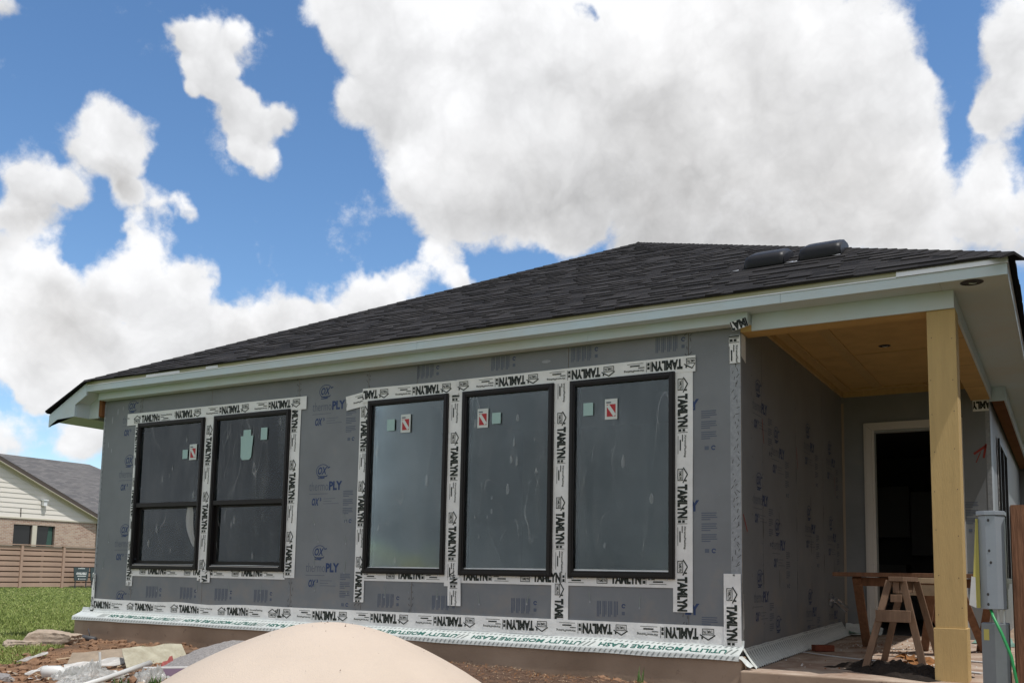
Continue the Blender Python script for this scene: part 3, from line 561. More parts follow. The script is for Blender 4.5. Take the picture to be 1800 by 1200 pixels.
for k, (a, b) in enumerate(WIN):
    w = window_frame(a, b, ZS_, ZH_); WOBJ.append(w); a2, b2 = a + 0.053, b - 0.053
    if k < 2:
        zr = 1.40
        MB().box(a + .056, b - .056, -0.028, 0.02, zr - .028, zr + .028).build('meeting_rail', 'frame_black', w, bevel=0.004)
        pane(a2, b2, zr + .02, ZH_ - .05, -0.002, w, 10 + k, 8 + 14 * k, 5)
        s = MB(); s0, s1, t0, t1 = a + .057, b - .057, ZS_ + .064, zr - .03
        for q in ((s0, s0 + .04, t0, t1), (s1 - .04, s1, t0, t1), (s0 + .04, s1 - .04, t1 - .02, t1), (s0 + .04, s1 - .04, t0, t0 + .045)): s.box(q[0], q[1], 0.022, 0.055, q[2], q[3])
        s.build('lower_sash', 'frame_black', w, bevel=0.003)
        pane(s0 + .036, s1 - .036, t0 + .04, t1 - .018, 0.036, w, 20 + k, 10 + 16 * k, 4)
        MB().box(s0 + .01, s1 - .01, -0.0385, -0.035, ZS_ + .047, ZS_ + .053).build('sill_bead', 'white_trim', w)
    else:
        pane(a2, b2, ZS_ + .058, ZH_ - .05, -0.004, w, 30 + k, 12, (6, 14, 3)[k - 2])
    nb = MB()
    for j in range(7):
        xx = a + .06 + (b - a - .12) * j / 6; nb.add([(xx + .006 * math.cos(t), -0.0435, ZS_ - .004 + .006 * math.sin(t)) for t in np.linspace(0, 6.283, 8, endpoint=False)], [tuple(range(8))])
    nb.build('screw_heads', 'strip_grey', w, kind='stuff')
def teal_tag(x0, x1, z0, z1, y, par): MB().box(x0, x1, y - .001, y, z0, z1).build('sticker', 'sticker_teal', par, label='plain pale teal square sticker')
rating_sticker(-6.80, 1.93, -.014, WOBJ[0]); teal_tag(-6.92, -6.83, 1.95, 2.06, -.014, WOBJ[0])
rating_sticker(-3.61, 2.07, -.016, WOBJ[2]); teal_tag(-3.79, -3.69, 2.10, 2.22, -.016, WOBJ[2])
rating_sticker(-2.66, 2.06, -.016, WOBJ[3]); teal_tag(-2.49, -2.39, 2.09, 2.20, -.016, WOBJ[3])
rating_sticker(-1.27, 2.05, -.016, WOBJ[4]); teal_tag(-1.49, -1.39, 2.10, 2.22, -.016, WOBJ[4])
mb = MB(); mb.prism([(-5.93, -.014, 1.92), (-5.90, -.014, 1.89), (-5.79, -.014, 1.89), (-5.76, -.014, 1.92), (-5.74, -.014, 2.17), (-5.78, -.014, 2.17), (-5.78, -.014, 2.24), (-5.90, -.014, 2.24), (-5.90, -.014, 2.17), (-5.94, -.014, 2.17)], (0, .001, 0)); mb.build('sticker', 'sticker_teal', WOBJ[1], label='large pale teal bottle-shaped sticker')
teal_tag(-5.62, -5.52, 2.11, 2.25, -.014, WOBJ[1])
# loose flap of film in the first window's lower sash
mb = MB(); mb.grid(5, 8, lambda u, v: (-6.81 + .12 * u + .10 * (1 - v) - .05 * math.sin(v * 3), .012 - .006 * math.sin(u * 9 + v * 4), .93 + .43 * v - .12 * u * (1 - v)) if v < .98 else (-6.81 + .09 * u, .012, 1.36)); mb.build('film_flap', 'poly_sheet', WOBJ[0], smooth=True)
# side wall window
mb = MB()
for y0, y1, z0, z1 in ((5.35, 5.42, .62, 2.44), (6.93, 7.0, .62, 2.44), (5.42, 6.93, 2.37, 2.44), (5.42, 6.93, .62, .69), (6.14, 6.21, .69, 2.37)): mb.box(SX - .05, SX + .035, y0, y1, z0, z1)
w = mb.build('window', 'frame_black', H, bevel=.004)
for y0, y1 in ((5.42, 6.14), (6.21, 6.93)): MB().box(SX - .004, SX, y0, y1, .69, 2.37).build('glass_pane', 'glass_pane', w)

# ------------------------------------------------------------------ printing on the sheathing
def print_block(f, s, t, dim=False):
    """OX logo, thermoPLY, OX3 line and the side column; (s, t) = left end of the thermoPLY base line."""
    f.text('OX', s + .115, t + .175, .135, .085, .03, .25, 0); f.ring(s + .185, t + .215, .095, .075, .007, 0.5, 5.6, 0, 16)
    f.line((s + .255, t + .245), (s + .29, t + .255), .012, 0)
    f.rect(s + .12, s + .25, t + .150, t + .160, 0); f.rect(s + .12, s + .215, t + .130, t + .140, 0)
    f.text('thermo', s, t, .275, .098, -.008, 0, 1); f.text('PLY', s + .285, t, .185, .098, .045, 0, 0)
    f.rect(s, s + .27, t - .038, t - .033, 1)
    f.text('OX', s + .045, t - .165, .105, .085, .04, .2, 0); f.text('3', s + .160, t - .115, .022, .035, .04, 0, 0)
    for j, wd in enumerate((.17, .12, .22)): f.rect(s + .21, s + .21 + wd, t - .093 - j * .027, t - .088 - j * .027, 1)
    side_column(f, s + .49, t - .31)
def side_column(f, s, t):
    k = 0
    for blk in range(3):
        for j in range(4):
            wd = (.135, .13, .14, .08)[j]; f.rect(s, s + wd, t + .29 - k * .0185, t + .299 - k * .0185, 1); k += 1
        k += 1
    f.rect(s + .03, s + .068, t - .045, t - .012, 1); f.ring(s + .11, t - .028, .021, .021, .009, 0.3, 5.6, 0, 8)
def rot_column(f, s, t):
    """The same side column on a sheet laid on its side."""
    for blk in range(4):
        for j in range(3): f.rect(s + blk * .056 + j * .015, s + blk * .056 + j * .015 + .009, t + (.02 if j == 2 else 0), t + .14, 1)
    f.ring(s + .262, t + .10, .02, .02, .009, .3, 5.6, 0, 8); f.rect(s + .245, s + .275, t + .02, t + .05, 1)
def print_each(blocks, fn, skip=None):
    for kind_, s, t in blocks:
        f = Flat()
        {'block': print_block, 'side': side_column, 'rot': rot_column}[kind_](f, s, t)
        m = f.lay(fn, skip=skip)
        if m.f: m.build('printing', ['print_blue', 'print_pale'], H, kind='stuff')
inwin = lambda s, t: any(a - .0 < s < b + .0 and ZS_ < t < ZH_ for a, b in WIN) or t > ZT - .005 or s > -.03 or s < XL + .02 or t < .03
onw = lambda s, t: (s, -.0012, t)
print_each([('block', -4.857, z) for z in (2.385, 1.50, .615, -.27)] + [('block', -8.10, z) for z in (2.46, 1.76, .88, .05)] 
           + [('rot', s, .265) for s in (-7.45, -6.84, -6.25, -5.62, -3.85, -3.16, -2.24, -1.34)] + [('rot', s, 2.625) for s in (-3.43, -2.52, -1.63, -.78)], onw, inwin)
print_each([('block', -.845, z) for z in (2.08, 1.195, .31)], onw, lambda s, t: s < -.50 or inwin(s, t))
inp = lambda s, t: s < .03 or s > DP - .02 or t < .12 or t > 2.85
print_each([('block', s, z) for s, zs in ((.33, (2.12, 1.28, .42)), (.93, (1.78, .90, .0)), (2.20, (2.0, 1.12, .24)), (3.26, (1.95, 1.07, .18))) for z in zs], lambda s, t: (.0012, s, t), inp)
print_each([('side', 1.36, 1.25), ('side', 1.36, .45)], lambda s, t: (s, DP - .0012, t))
# staples, tears along the seams and nail slashes
def staples(pts, name, fn, kind='stuff'):
    r = random.Random(len(pts)); mb = MB()
    for s, t in pts:
        a = r.gauss(1.15, .35) * r.choice((1, 1, -1)); ln = r.uniform(.018, .04); w = .0024; ds, dt = math.cos(a) * ln / 2, math.sin(a) * ln / 2; ns, n_t = -math.sin(a) * w, math.cos(a) * w
        mb.add([fn(s - ds - ns, t - dt - n_t), fn(s + ds - ns, t + dt - n_t), fn(s + ds + ns, t + dt + n_t), fn(s - ds + ns, t - dt + n_t)], [(0, 1, 2, 3)], r.choice((0, 0, 0, 1)))
    return mb.build(name, ['staple', 'strip_grey'], H, kind=kind)
r = random.Random(3); pts = []
for xs, z0, z1 in ((-5.07, .24, .58), (-5.07, 2.58, ZT), (-4.07, 2.6, ZT), (-3.42, .24, .52), (-.47, 2.58, ZT), (-.50, .24, .34), (-7.74, .3, .56), (-7.74, 2.6, ZT), (-4.12, .22, .31)):
    z = z0
    while z < z1:
        pts += [(xs - .022 + r.gauss(0, .004), z), (xs + .022 + r.gauss(0, .004), z + r.uniform(-.015, .015))]; z += .062
z = .68
while z < 2.5: pts.append((-.058 + r.gauss(0, .018), z)); pts.append((-.03 + r.gauss(0, .006), z + .02)); z += .055
z = .2
while z < 2.7: pts.append((XL + .03 + r.gauss(0, .006), z)); z += .075
staples(pts, 'staples', lambda s, t: (s, -.0045, t))
pts = []
for ys in (.30, .63, 1.25, 1.85, 2.46, 3.07, 3.62, 4.08):
    z = .2 + r.uniform(0, .2)
    while z < 2.5: pts.append((ys + r.gauss(0, .012), z)); z += r.uniform(.09, .30)
staples(pts, 'staples', lambda s, t: (.003, s, t))
mb = MB()
for ys, z0 in ((.63, .55), (.63, 1.0), (1.17, .55), (1.17, 1.1), (1.85, .55), (1.85, 1.1), (1.85, 1.6), (2.46, .45), (2.46, .9), (2.46, 1.35), (3.07, .75), (3.07, 1.3), (3.6, .7), (3.6, 1.15)):
    mb.add([(.0022, ys - .003, z0 + .16), (.0022, ys + .004, z0 + .16), (.0022, ys + .012, z0 + .05), (.0022, ys, z0 - .02)], [(0, 1, 2, 3)])
mb.build('seam_gaps', 'staple', H, kind='stuff')
mb = MB()
for s, t in ((-7.25, .36), (-6.55, .38), (-6.05, .37), (-5.52, .38), (-4.72, .42), (-4.30, .40), (-3.75, .38), (-3.1, .38), (-2.62, .34), (-2.05, .36), (-1.42, .40), (-.92, .36), (-4.74, .95), (-4.32, .93), (-4.74, .68), (-4.30, .62), (-4.80, 1.14), (-4.36, 1.16), (-8.25, .95), (-8.3, .62)):
    dx = r.uniform(-.02, .05); ln = r.uniform(.07, .12)
    mb.add([(s - .004, -.003, t + ln), (s + .004, -.003, t + ln), (s + dx + .005, -.003, t), (s + dx - .005, -.003, t)], [(0, 1, 2, 3)], 0)
    mb.add([(s + dx + .009 * math.cos(q), -.0035, t - .008 + .011 * math.sin(q)) for q in np.linspace(0, 6.283, 8, endpoint=False)], [tuple(range(8))], 1)
mb.build('nail_slashes', ['ink_shade_grey', 'strip_grey'], H, kind='stuff')
mb = MB()
for xs in np.arange(XL + .12, -.02, .2032):
    for zs in np.arange(.28, 2.74, .152):
        if inwin(xs, zs) or random.random() < .35: continue
        xx, zz = xs + random.gauss(0, .012), zs + random.gauss(0, .02); mb.add([(xx + .0045 * math.cos(q), -.0022, zz + .0045 * math.sin(q)) for q in np.linspace(0, 6.283, 6, endpoint=False)], [tuple(range(6))])
mb.build('nail_heads', 'ink_shade_grey', H, kind='stuff')
# grey corner strips
MB().box(-.095, -.002, -.0032, -.0006, .02, 2.72).build('corner_strip', 'strip_grey', H)
MB().box(XL - .002, XL + .03, -.0022, -.0006, .02, 2.74).build('corner_strip', 'strip_grey', H)
MB().box(SX - .045, SX - .002, DP - .0035, DP - .0008, .0, 2.7).build('corner_strip', 'strip_grey', H)
MB().box(SX + .0008, SX + .0035, DP + .002, DP + .36, .0, 2.7).build('corner_strip', 'strip_grey', H)
MB().box(.001, .03, DP - .004, DP - .001, .1, 2.8).build('corner_strip', 'sheathing_edge', H)
# pale scuffs under the eave and red spray marks
mb = MB()
for s, t, a, b in ((-8.3, 2.52, .012, .05), (-8.2, 2.62, .012, .045), (-8.35, 2.2, .01, .04), (-8.28, 2.12, .008, .03), (-1.9, 2.66, .05, .016), (-8.1, 2.66, .01, .03)):
    mb.add([(s + a * math.cos(q), -.0025, t + b * math.sin(q)) for q in np.linspace(0, 6.283, 10, endpoint=False)], [tuple(range(10))])
mb.build('scuffs', 'strip_grey', H, kind='stuff')
mb = MB(); mb.add([(.003, .012, 1.17), (.003, .035, 1.165), (.003, .15, 1.03), (.003, .135, 1.02)], [(0, 1, 2, 3)]); mb.build('spray_mark', 'red_paint', H, label='short red spray paint stroke')
for y0, z0 in ((.62, 1.85), (1.86, 1.75), (3.66, 1.62)):
    mb = MB(); mb.add([(.003, y0, z0 + .22), (.003, y0 + .012, z0 + .22), (.003, y0 + .06, z0), (.003, y0 + .05, z0)], [(0, 1, 2, 3)]); mb.build('spray_mark', 'red_paint', H)
f = Flat(); f.line((1.47, 2.10), (1.60, 2.19), .026); f.line((1.60, 2.21), (1.57, 2.05), .022); f.line((1.49, 2.0), (1.54, 2.12), .010)
f.lay(lambda s, t: (s, DP - .005, t)).build('spray_mark', 'red_paint', H, label='red spray paint arrow pointing up')

# ------------------------------------------------------------------ flashing tape with its print
PER = 0.80
def tape_print(s, W):
    f = Flat(); m = W / 2; b = m - .050; hh = .092
    # little house outline with the name in its box
    f.rect(s, s + .006, b, b + .052); f.rect(s, s + .105, b, b + .006); f.rect(s + .099, s + .105, b, b + .052); f.rect(s, s + .105, b + .046, b + .052)
    f.text('TAMLYN', s + .012, b + .014, .082, .026, .03)
    f.line((s - .010, b + .052), (s + .052, b + .092), .010); f.line((s + .050, b + .092), (s + .125, b + .050), .010); f.rect(s + .098, s + .112, b + .066, b + .086)
    f.text('TAMLYN', s + .138, b, .295, hh, .06)
    f.rect(s + .440, s + .444, b, b + hh); f.rect(s + .478, s + .482, b, b + hh); f.rect(s + .450, s + .472, b + .006, b + .034); f.rect(s + .450, s + .472, b + .044, b + .068)
    f.text('XtremeFlashing', s + .50, b + .056, .20, .024, .02)
    f.rect(s + .50, s + .56, b + .040, b + .048); f.rect(s + .545, s + .64, b + .018, b + .030); f.rect(s + .51, s + .67, b + .002, b + .006)
    return f
def tape(P, U, V, L, W, phase, Nn=(0, -1, 0), lift=.004, wav=.005, rough=.0030, wrap=None, lab=None, name='flashing_tape'):
    P = Vector(P); U = Vector(U); V = Vector(V); Nn = Vector(Nn); sd = P.x * 3.1 + P.z * 1.7
    def h(s, t): return lift + rough * (wob(s * 3 + sd, t * 9, 1.0, 2.0) + 1.2)
    def at(s, t): 
        e = wav * wob(s * 1.1 + sd, 0, 2, 1.2) * (t / W)
        return P + U * s + V * (t + e)
    n = max(6, int(L / .07)); mb = MB(); nv = 4
    mb.grid(n, nv, lambda u, v: at(u * L, v * W) + Nn * h(u * L, v * W))
    o = mb.build(name, 'tape_white', H, smooth=True)
    if lab: o['label'] = lab
    s = phase - PER
    while s < L:
        q = tape_print(s, W).lay(lambda a, t: at(a, min(max(t, 0), W)) + Nn * (h(a, t) + .0032), clip=(0.002, L - .002))
        if q.f: q.build('lettering', 'tape_ink', o)
        s += PER
    return o
VU, VV = (0, 0, -1), (1, 0, 0)
UU, UV = (-1, 0, 0), (0, 0, -1)
# first pair of windows
tape((-7.83, 0, 2.43), VU, VV, 2.03, .12, -.12); tape((-6.555, 0, 2.43), VU, VV, 1.94, .17, .10, lift=.006); tape((-5.19, 0, 2.43), VU, VV, 1.885, .175, -.22)
tape((-7.73, 0, .525), (1, 0, 0), (0, 0, 1), 2.57, .15, .15, lift=.003)
tape((-7.995, 0, 2.425), (1, 0, -.002), (0, 0, 1), .93, .15, .14, lift=.008); tape((-4.94, 0, 2.567), (-1, 0, .002), UV, 2.16, .148, .10, lift=.010)
tape((-6.50, 0, .60), (0.03, 0, -1), VV, .13, .165, -.1, lift=.012)
# run of three windows
tape((-4.17, 0, 2.48), (.003, 0, -1), VV, 2.17, .135, .10); tape((-3.015, 0, 2.43), VU, VV, 1.93, .18, -.40, lift=.006); tape((-1.805, 0, 2.43), VU, VV, 2.24, .18, .28, lift=.006); tape((-.605, 0, 2.43), (-.002, 0, -1), VV, 2.10, .178, .06)
tape((-2.97, 0, .58), (0.02, 0, -1), VV, .27, .155, -.38, lift=.011)
tape((-4.04, 0, .535), (1, 0, 0), (0, 0, 1), 3.44, .15, .3, lift=.003)
tape((-4.13, 0, 2.545), (-.985, 0, -.14), (.10, 0, -1), .245, .155, -.56, lift=.011, lab='tilted loose end of white flashing tape')
tape((-2.90, 0, 2.565), (-1, 0, .012), UV, 1.235, .15, .09, lift=.012); tape((-.402, 0, 2.568), (-1, 0, 0), UV, 2.52, .145, -.02, lift=.009)
# base of the wall: left run reads upright, the rest was stuck upside down
tape((XL + .005, 0, .085), (1, 0, 0), (0, 0, 1), 3.32, .145, -.10, wav=.02, lift=.010); tape((-.12, 0, .225), (-1, 0, 0), UV, 5.12, .145, .12, wav=-.012, lift=.014)
tape((-.155, 0, .665), VU, VV, .60, .15, .12, lift=.018, lab='wrinkled white tape strip at the foot of the wall corner'); tape((XL + .0, 0, .54), VU, VV, .48, .062, .3, lift=.016)
# patches at the top of the porch corner and on the porch back wall
tape((-.10, 0, 2.70), VU, VV, .24, .10, -.42, lift=.010)
MB().grid(4, 6, lambda u, v: (.003, .0 + .13 * u, 2.52 + .2 * v - .04 * u * (1 - v))).build('flashing_tape', 'tape_white', H)
tape((-.055, -.126, 2.785), (.94, 0, .20), (.30, .0, -.90), .15, .085, -.16, lift=.004)
tape((1.645, DP, 2.725), (-1, 0, 0), UV, .17, .13, -.2)
tape((SX, 5.22, 2.45), VU, (0, 1, 0), 1.95, .14, -.3, Nn=(1, 0, 0))
tape((-.0, .0, .5), VU, (0, 1, 0), .42, .012, .3, Nn=(1, 0, 0), lift=.003)

# moisture flash over the brick ledge: folded strip, green print, rows of dashes
LX0, LX1 = -8.64, .015
def prof(k, x):
    a = .006 * wob(x * 2.2, 1, 0, 1.5); b = .012 * wob(x * 1.3, 5, 0, 1.0)
    pts = ((-.006, .115), (-.020, .066 + a), (-.046, .050 + a), (-.152, .004 + a * .4), (-.160 + a * .5, -.045 + b))
    i = min(int(k), 3); t = k - i; p, q = pts[i], pts[i + 1]
    return (x, p[0] + (q[0] - p[0]) * t, p[1] + (q[1] - p[1]) * t)
mb = MB(); mb.grid(130, 12, lambda u, v: prof(v * 4, LX0 + (LX1 - LX0) * u)); fl = mb.build('moisture_flashing', 'flash_white', H, smooth=True)
def onfl(s, t):   # the print stands on its head: s runs from the porch end to the far end
    x = LX1 - s; k = 2.0 + t; q = prof(min(max(k, 1.02), 3.98), x); return (q[0], q[1] - .0022 - (.002 if k > 3 else 0), q[2] + (.0032 if k <= 3 else .0005))
s = .12
while s < LX1 - LX0 - 1.15:
    f = Flat(); f.text('UTILITY MOISTURE FLASH', s, .22, 1.16, .60, .025, 0, 0); f.lay(onfl).build('lettering', 'ink_green', fl); s += 1.34
f = Flat(); q = 0.03
while q < LX1 - LX0 - .05:
    f.poly([(q, 1.2), (q + .012, 1.2), (q + .034, 1.75), (q + .022, 1.75)]); f.poly([(q, -.75), (q + .012, -.75), (q + .034, -.2), (q + .022, -.2)])
    if ((q - .12) % 1.34) > 1.17: f.poly([(q, .15), (q + .014, .15), (q + .05, .9), (q + .036, .9)])
    q += .05
f.lay(onfl).build('dash_print', 'ink_shade_grey', fl, kind='stuff')
# its torn end at the porch corner and the ribbed strip along the porch wall
mb = MB(); mb.grid(6, 8, lambda u, v: (.015 + .085 * v + .02 * math.sin(5 * u) * v, -.165 + .11 * u + .03 * v, -.02 - .075 * v + .02 * math.sin(u * 3.1) + .006 * math.sin(9 * u + 7 * v))); mb.build('flashing_tail', 'flash_white', H, smooth=True)
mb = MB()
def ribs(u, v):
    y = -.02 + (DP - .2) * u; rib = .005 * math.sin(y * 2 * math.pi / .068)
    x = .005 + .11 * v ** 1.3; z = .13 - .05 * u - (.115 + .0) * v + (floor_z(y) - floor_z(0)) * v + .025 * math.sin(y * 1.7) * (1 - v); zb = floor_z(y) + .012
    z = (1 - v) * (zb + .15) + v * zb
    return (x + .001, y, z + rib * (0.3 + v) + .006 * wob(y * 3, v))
mb.grid(640, 6, ribs); mb.m = [1 if ((i % 640) + (i // 640) * 1) % 11 < 4 and i // 640 > 0 else 0 for i in range(len(mb.f))]  # dark stripe along each rib: its shadow line painted into the colour
mb.build('ribbed_flashing', ['flash_white', 'ink_shade_grey'], H)
f = Flat(); rr = random.Random(9); y = .1
while y < DP - .4:
    f.text('UTILITY', y, 0, .22, .04, .03); f.text('MOISTURE', y + .27, 0, .28, .04, .03); f.text('FLASH', y + .59, 0, .2, .04, .03); y += .95
f.lay(lambda s, t: (.012, s, floor_z(s) + .115 + t + .01 * wob(s * 3, 0))).build('lettering', 'ink_shade_grey', H)
mb = MB(); mb.grid(10, 8, lambda u, v: (.02 + .42 * u, DP - .02 - .16 * v + .02 * wob(u * 9, v * 9), floor_z(DP) + .13 * (1 - v) * (1 - .4 * u) + .02 * abs(wob(u * 7, v * 7, 4, 2)) + .006)); mb.build('flashing_heap', 'flash_white', H, smooth=True)
mb = MB(); mb.grid(6, 5, lambda u, v: (.10 + .3 * u, DP - .22 - .12 * v, floor_z(DP) + .02 + .05 * abs(wob(u * 5, v * 5, 7, 2)))); mb.build('plastic_scrap', 'green_poly', H, smooth=True)
# hose bib wrapped in foil
mb = MB(); mb.tube([(.0, 3.35, .40), (.09, 3.33, .40), (.13, 3.33, .37)], .022, 8); mb.add([(.004, 3.26, .34), (.006, 3.42, .33), (.004, 3.44, .47), (.007, 3.28, .48)], [(0, 1, 2, 3)]); mb.tube([(.06, 3.33, .40), (.14, 3.50, .30)], [.03, .045], 7)
mb.build('hose_bib', 'foil', H)

# ------------------------------------------------------------------ eaves
ZE = 2.866; YF = -0.262; XR = 2.06; XA = -8.50
sx = [XA, -5.36, -1.72, 1.60]
for a, b in zip(sx, sx[1:]): MB().box(a + .001, b - .001, YF + .0205, -.0005 if b < -5 or b < 0 else .0, ZE, ZE + .012).build('soffit_board', 'trim_mint', H)
MB().box(1.601, XR - .0205, YF + .0205, 1.10, ZE, ZE + .012).build('soffit_board', 'trim_mint', H)
for a, b in ((1.10, 3.35), (3.35, 6.2), (6.2, 11.9)): MB().box(1.601, XR - .0205, a + .0015, b, ZE, ZE + .012).build('soffit_board', 'trim_mint', H)
MB().box(0.0, 1.6, .0005, .2, ZE + .001, ZE + .012).build('soffit_board', 'trim_mint', H)
fx = [XA, -6.90, -3.25, .41, XR]
for k, (a, b) in enumerate(zip(fx, fx[1:])): MB().box(a + .0008, b - .0008, YF, YF + .02, ZE - .004, 2.944).build('fascia_board', 'trim_mint', H, bevel=.002)
MB().box(XR - .02, XR, YF + .0205, 11.9, ZE - .004, 2.944).build('fascia_board', 'trim_mint', H, bevel=.002)
MB().box(XA, 1.30, YF - .004, YF + .02, 2.945, 2.988).build('drip_strip', 'drip_wood', H)
MB().box(1.301, XR + .006, YF - .012, YF + .02, 2.945, 2.994).build('drip_edge', 'drip_metal', H)
MB().box(XA + .02, 1.30, YF - .0075, YF - .0045, 2.940, 2.949).build('drip_edge', 'drip_metal', H)
MB().box(-7.35, -6.75, YF - .009, YF - .0045, 2.950, 2.978).build('drip_edge', 'drip_metal', H); MB().box(-6.3, -6.1, YF - .009, YF - .0045, 2.952, 2.98).build('drip_edge', 'drip_metal', H)
MB().box(XR - .02, XR + .006, YF + .021, 11.9, 2.945, 2.994).build('drip_edge', 'drip_metal', H)
# furred-out frieze above the front wall, with its open end at the porch
for a, b in ((-8.45, -5.05), (-5.05, -1.40), (-1.40, .097)): MB().box(a + .0008, b - .0008, -.122, -.002, ZT + .001, ZE - .0005).build('frieze_board', 'trim_mint', H, bevel=.002)
# left corner: the side eave hangs lower, so a short rake, a return box and its pork chop close the end
RS = 0.5; XB = -9.25; zr_ = lambda x: 3.035 + RS * (x - XA)
mb = MB(); mb.prism([(XA, YF - .001, 2.944), (XA, YF - .001, 2.862), (XA + .10, YF - .001, 2.862), (XA + .001, YF - .001, 2.80), (XB, YF - .001, zr_(XB) - .20), (XB, YF - .001, zr_(XB) - .045), (XA, YF - .001, 2.990)], (0, .02, 0)); mb.f = mb.f
MB().prism([(XB, YF - .002, zr_(XB) - .205), (XB, YF - .002, zr_(XB) - .05), (XA - .0, YF - .002, 2.985), (XA + .0, YF - .002, 2.815)], (0, .02, 0)).build('rake_board', 'trim_mint', H, bevel=.002)
MB().prism([(XB, YF - .001, 2.53), (-8.72, YF - .001, 2.555), (-8.72, YF - .001, 2.735), (XB, YF - .001, zr_(XB) - .207)], (0, .02, 0)).build('return_board', 'trim_mint', H, bevel=.002)
MB().prism([(XB + .001, YF + .02, 2.531), (-8.722, YF + .02, 2.556), (-8.722, YF + .02, 2.60), (XB + .001, YF + .02, 2.58)], (0, 12, 0)).build('return_soffit', 'trim_mint', H)
MB().prism([(-8.90, -.05, 2.555), (-8.53, -.05, 2.555), (-8.53, -.05, 2.864), (-8.90, -.05, 2.80)], (0, .02, 0)).build('frieze_return', 'trim_mint', H, bevel=.002)
MB().box(-8.53, XL, -.045, .0, 2.58, 2.80).build('blocking', 'raw_wood', H)
MB().box(-8.529, XL - .001, -.03, 11.9, 2.57, 2.86).build('blocking', 'raw_wood', H)
MB().prism([(-8.9, -.03, 2.80), (-8.53, -.03, 2.864), (-8.53, -.03, 2.875), (-8.9, -.03, 2.81)], (0, -.21, 0)).build('soffit_board', 'trim_mint', H)
MB().prism([(-8.72, YF + .02, 2.735), (-8.49, YF + .02, 2.86), (-8.49, YF + .02, 2.87), (-8.72, YF + .02, 2.745)], (0, .23, 0)).build('soffit_board', 'trim_mint', H)
MB().prism([(-8.72, YF + .02, 2.556), (-8.712, YF + .02, 2.556), (-8.712, YF + .02, 2.74), (-8.72, YF + .02, 2.74)], (0, 12, 0)).build('return_side', 'trim_mint', H)

# ------------------------------------------------------------------ roof
EZ = 2.996; EY = YF - .025; EXR = XR + .035
def fz(x, y): return EZ + .5 * (y - EY)
PK = Vector((-3.06, 4.95, 0)); PK.z = fz(0, PK.y)
EXL = XA - .0
mb = MB(); mb.add([(EXL, EY, EZ), (EXR, EY, EZ), tuple(PK)], [(0, 1, 2)]); mb.add([(EXL, EY, EZ - .012), (EXR, EY, EZ - .012), (PK.x, PK.y, PK.z - .02)], [(2, 1, 0)]); mb.add([(EXL, EY, EZ), (EXR, EY, EZ), (EXR, EY, EZ - .012), (EXL, EY, EZ - .012)], [(3, 2, 1, 0)])
roof = mb.build('roof', 'deck', H)
lowx = XB - .03; lz = zr_(lowx)
hipL = Vector((EXL, EY, EZ))
mb = MB(); mb.prism([(EXL, EY, EZ + .002), tuple(PK), (PK.x, 11.9, PK.z), (lowx, 11.9, lz), (lowx, EY, lz)], (0, 0, -.014)); mb.build('roof_slope', 'shingle', roof)
mb = MB(); mb.prism([(EXR, EY, EZ), (EXR, 11.9, EZ), (PK.x, 11.9, PK.z), tuple(PK)], (0, 0, -.014)); mb.build('roof_slope', 'shingle', roof)
mb = MB(); mb.add([(PK.x, 11.9, PK.z), (EXR, 11.9, EZ), (lowx, 11.9, lz)], [(0, 1, 2)]); mb.build('roof_end', 'deck', roof)
MB().box(lowx, XR, 11.9, 11.95, -.3, 3.0).build('rear_wall', 'sheathing', H)
# laminated shingles, course by course
sn = Vector((0, -.5, 1)).normalized(); sl = Vector((0, 1, .5)).normalized(); slen = math.sqrt(1.25)
mb = MB(); EXPO = .142; r = random.Random(21); ncourse = int((PK.y - EY) * slen / EXPO) + 1
for c in range(ncourse):
    d0 = c * EXPO - .012; run = d0 / slen; run1 = (d0 + EXPO + .05) / slen
    xl0 = EXL + max(0, run) * (PK.x - EXL) / (PK.y - EY); xr0 = EXR - max(0, run) * (EXR - PK.x) / (PK.y - EY)
    x = xl0 - r.uniform(0, .3)
    while x < xr0:
        w = r.choice((.10, .14, .17, .20, .25, .30)) * r.uniform(.9, 1.1); lam = r.random() < .52
        a, b = max(x, xl0), min(x + w, xr0); x += w
        if b - a < .015: continue
        th = (.0145 if lam else .005) + r.uniform(-.001, .001); dd = d0 + (0 if lam else .004); d1 = d0 + EXPO + .03
        # upper corners pulled in along the hips
        k1 = max(0, d1 / slen); a1 = max(a, EXL + k1 * (PK.x - EXL) / (PK.y - EY)); b1 = min(b, EXR - k1 * (EXR - PK.x) / (PK.y - EY))
        if b1 < a1: a1 = b1 = (a1 + b1) / 2
        if d1 / slen > PK.y - EY: d1 = (PK.y - EY) * slen
        base = Vector((0, EY, EZ)); A = base + sl * dd; B = base + sl * d1
        vs = [(a, *(A + sn * .001)[1:]), (b, *(A + sn * .001)[1:]), (a, *(A + sn * th)[1:]), (b, *(A + sn * th)[1:]), (a1, *(B + sn * .003)[1:]), (b1, *(B + sn * .003)[1:])]
        patch = .10 * wob(a * 1.1, d0 * 2.0, 0, 1.0)
        mb.add(vs, [(0, 1, 3, 2), (2, 3, 5, 4), (0, 2, 4), (1, 5, 3)], 0, min(1, max(0, (.66 if lam else .34) + r.gauss(0, .15) + patch)))
sh = mb.build('shingles', 'shingle', roof, tone=True, kind='stuff')
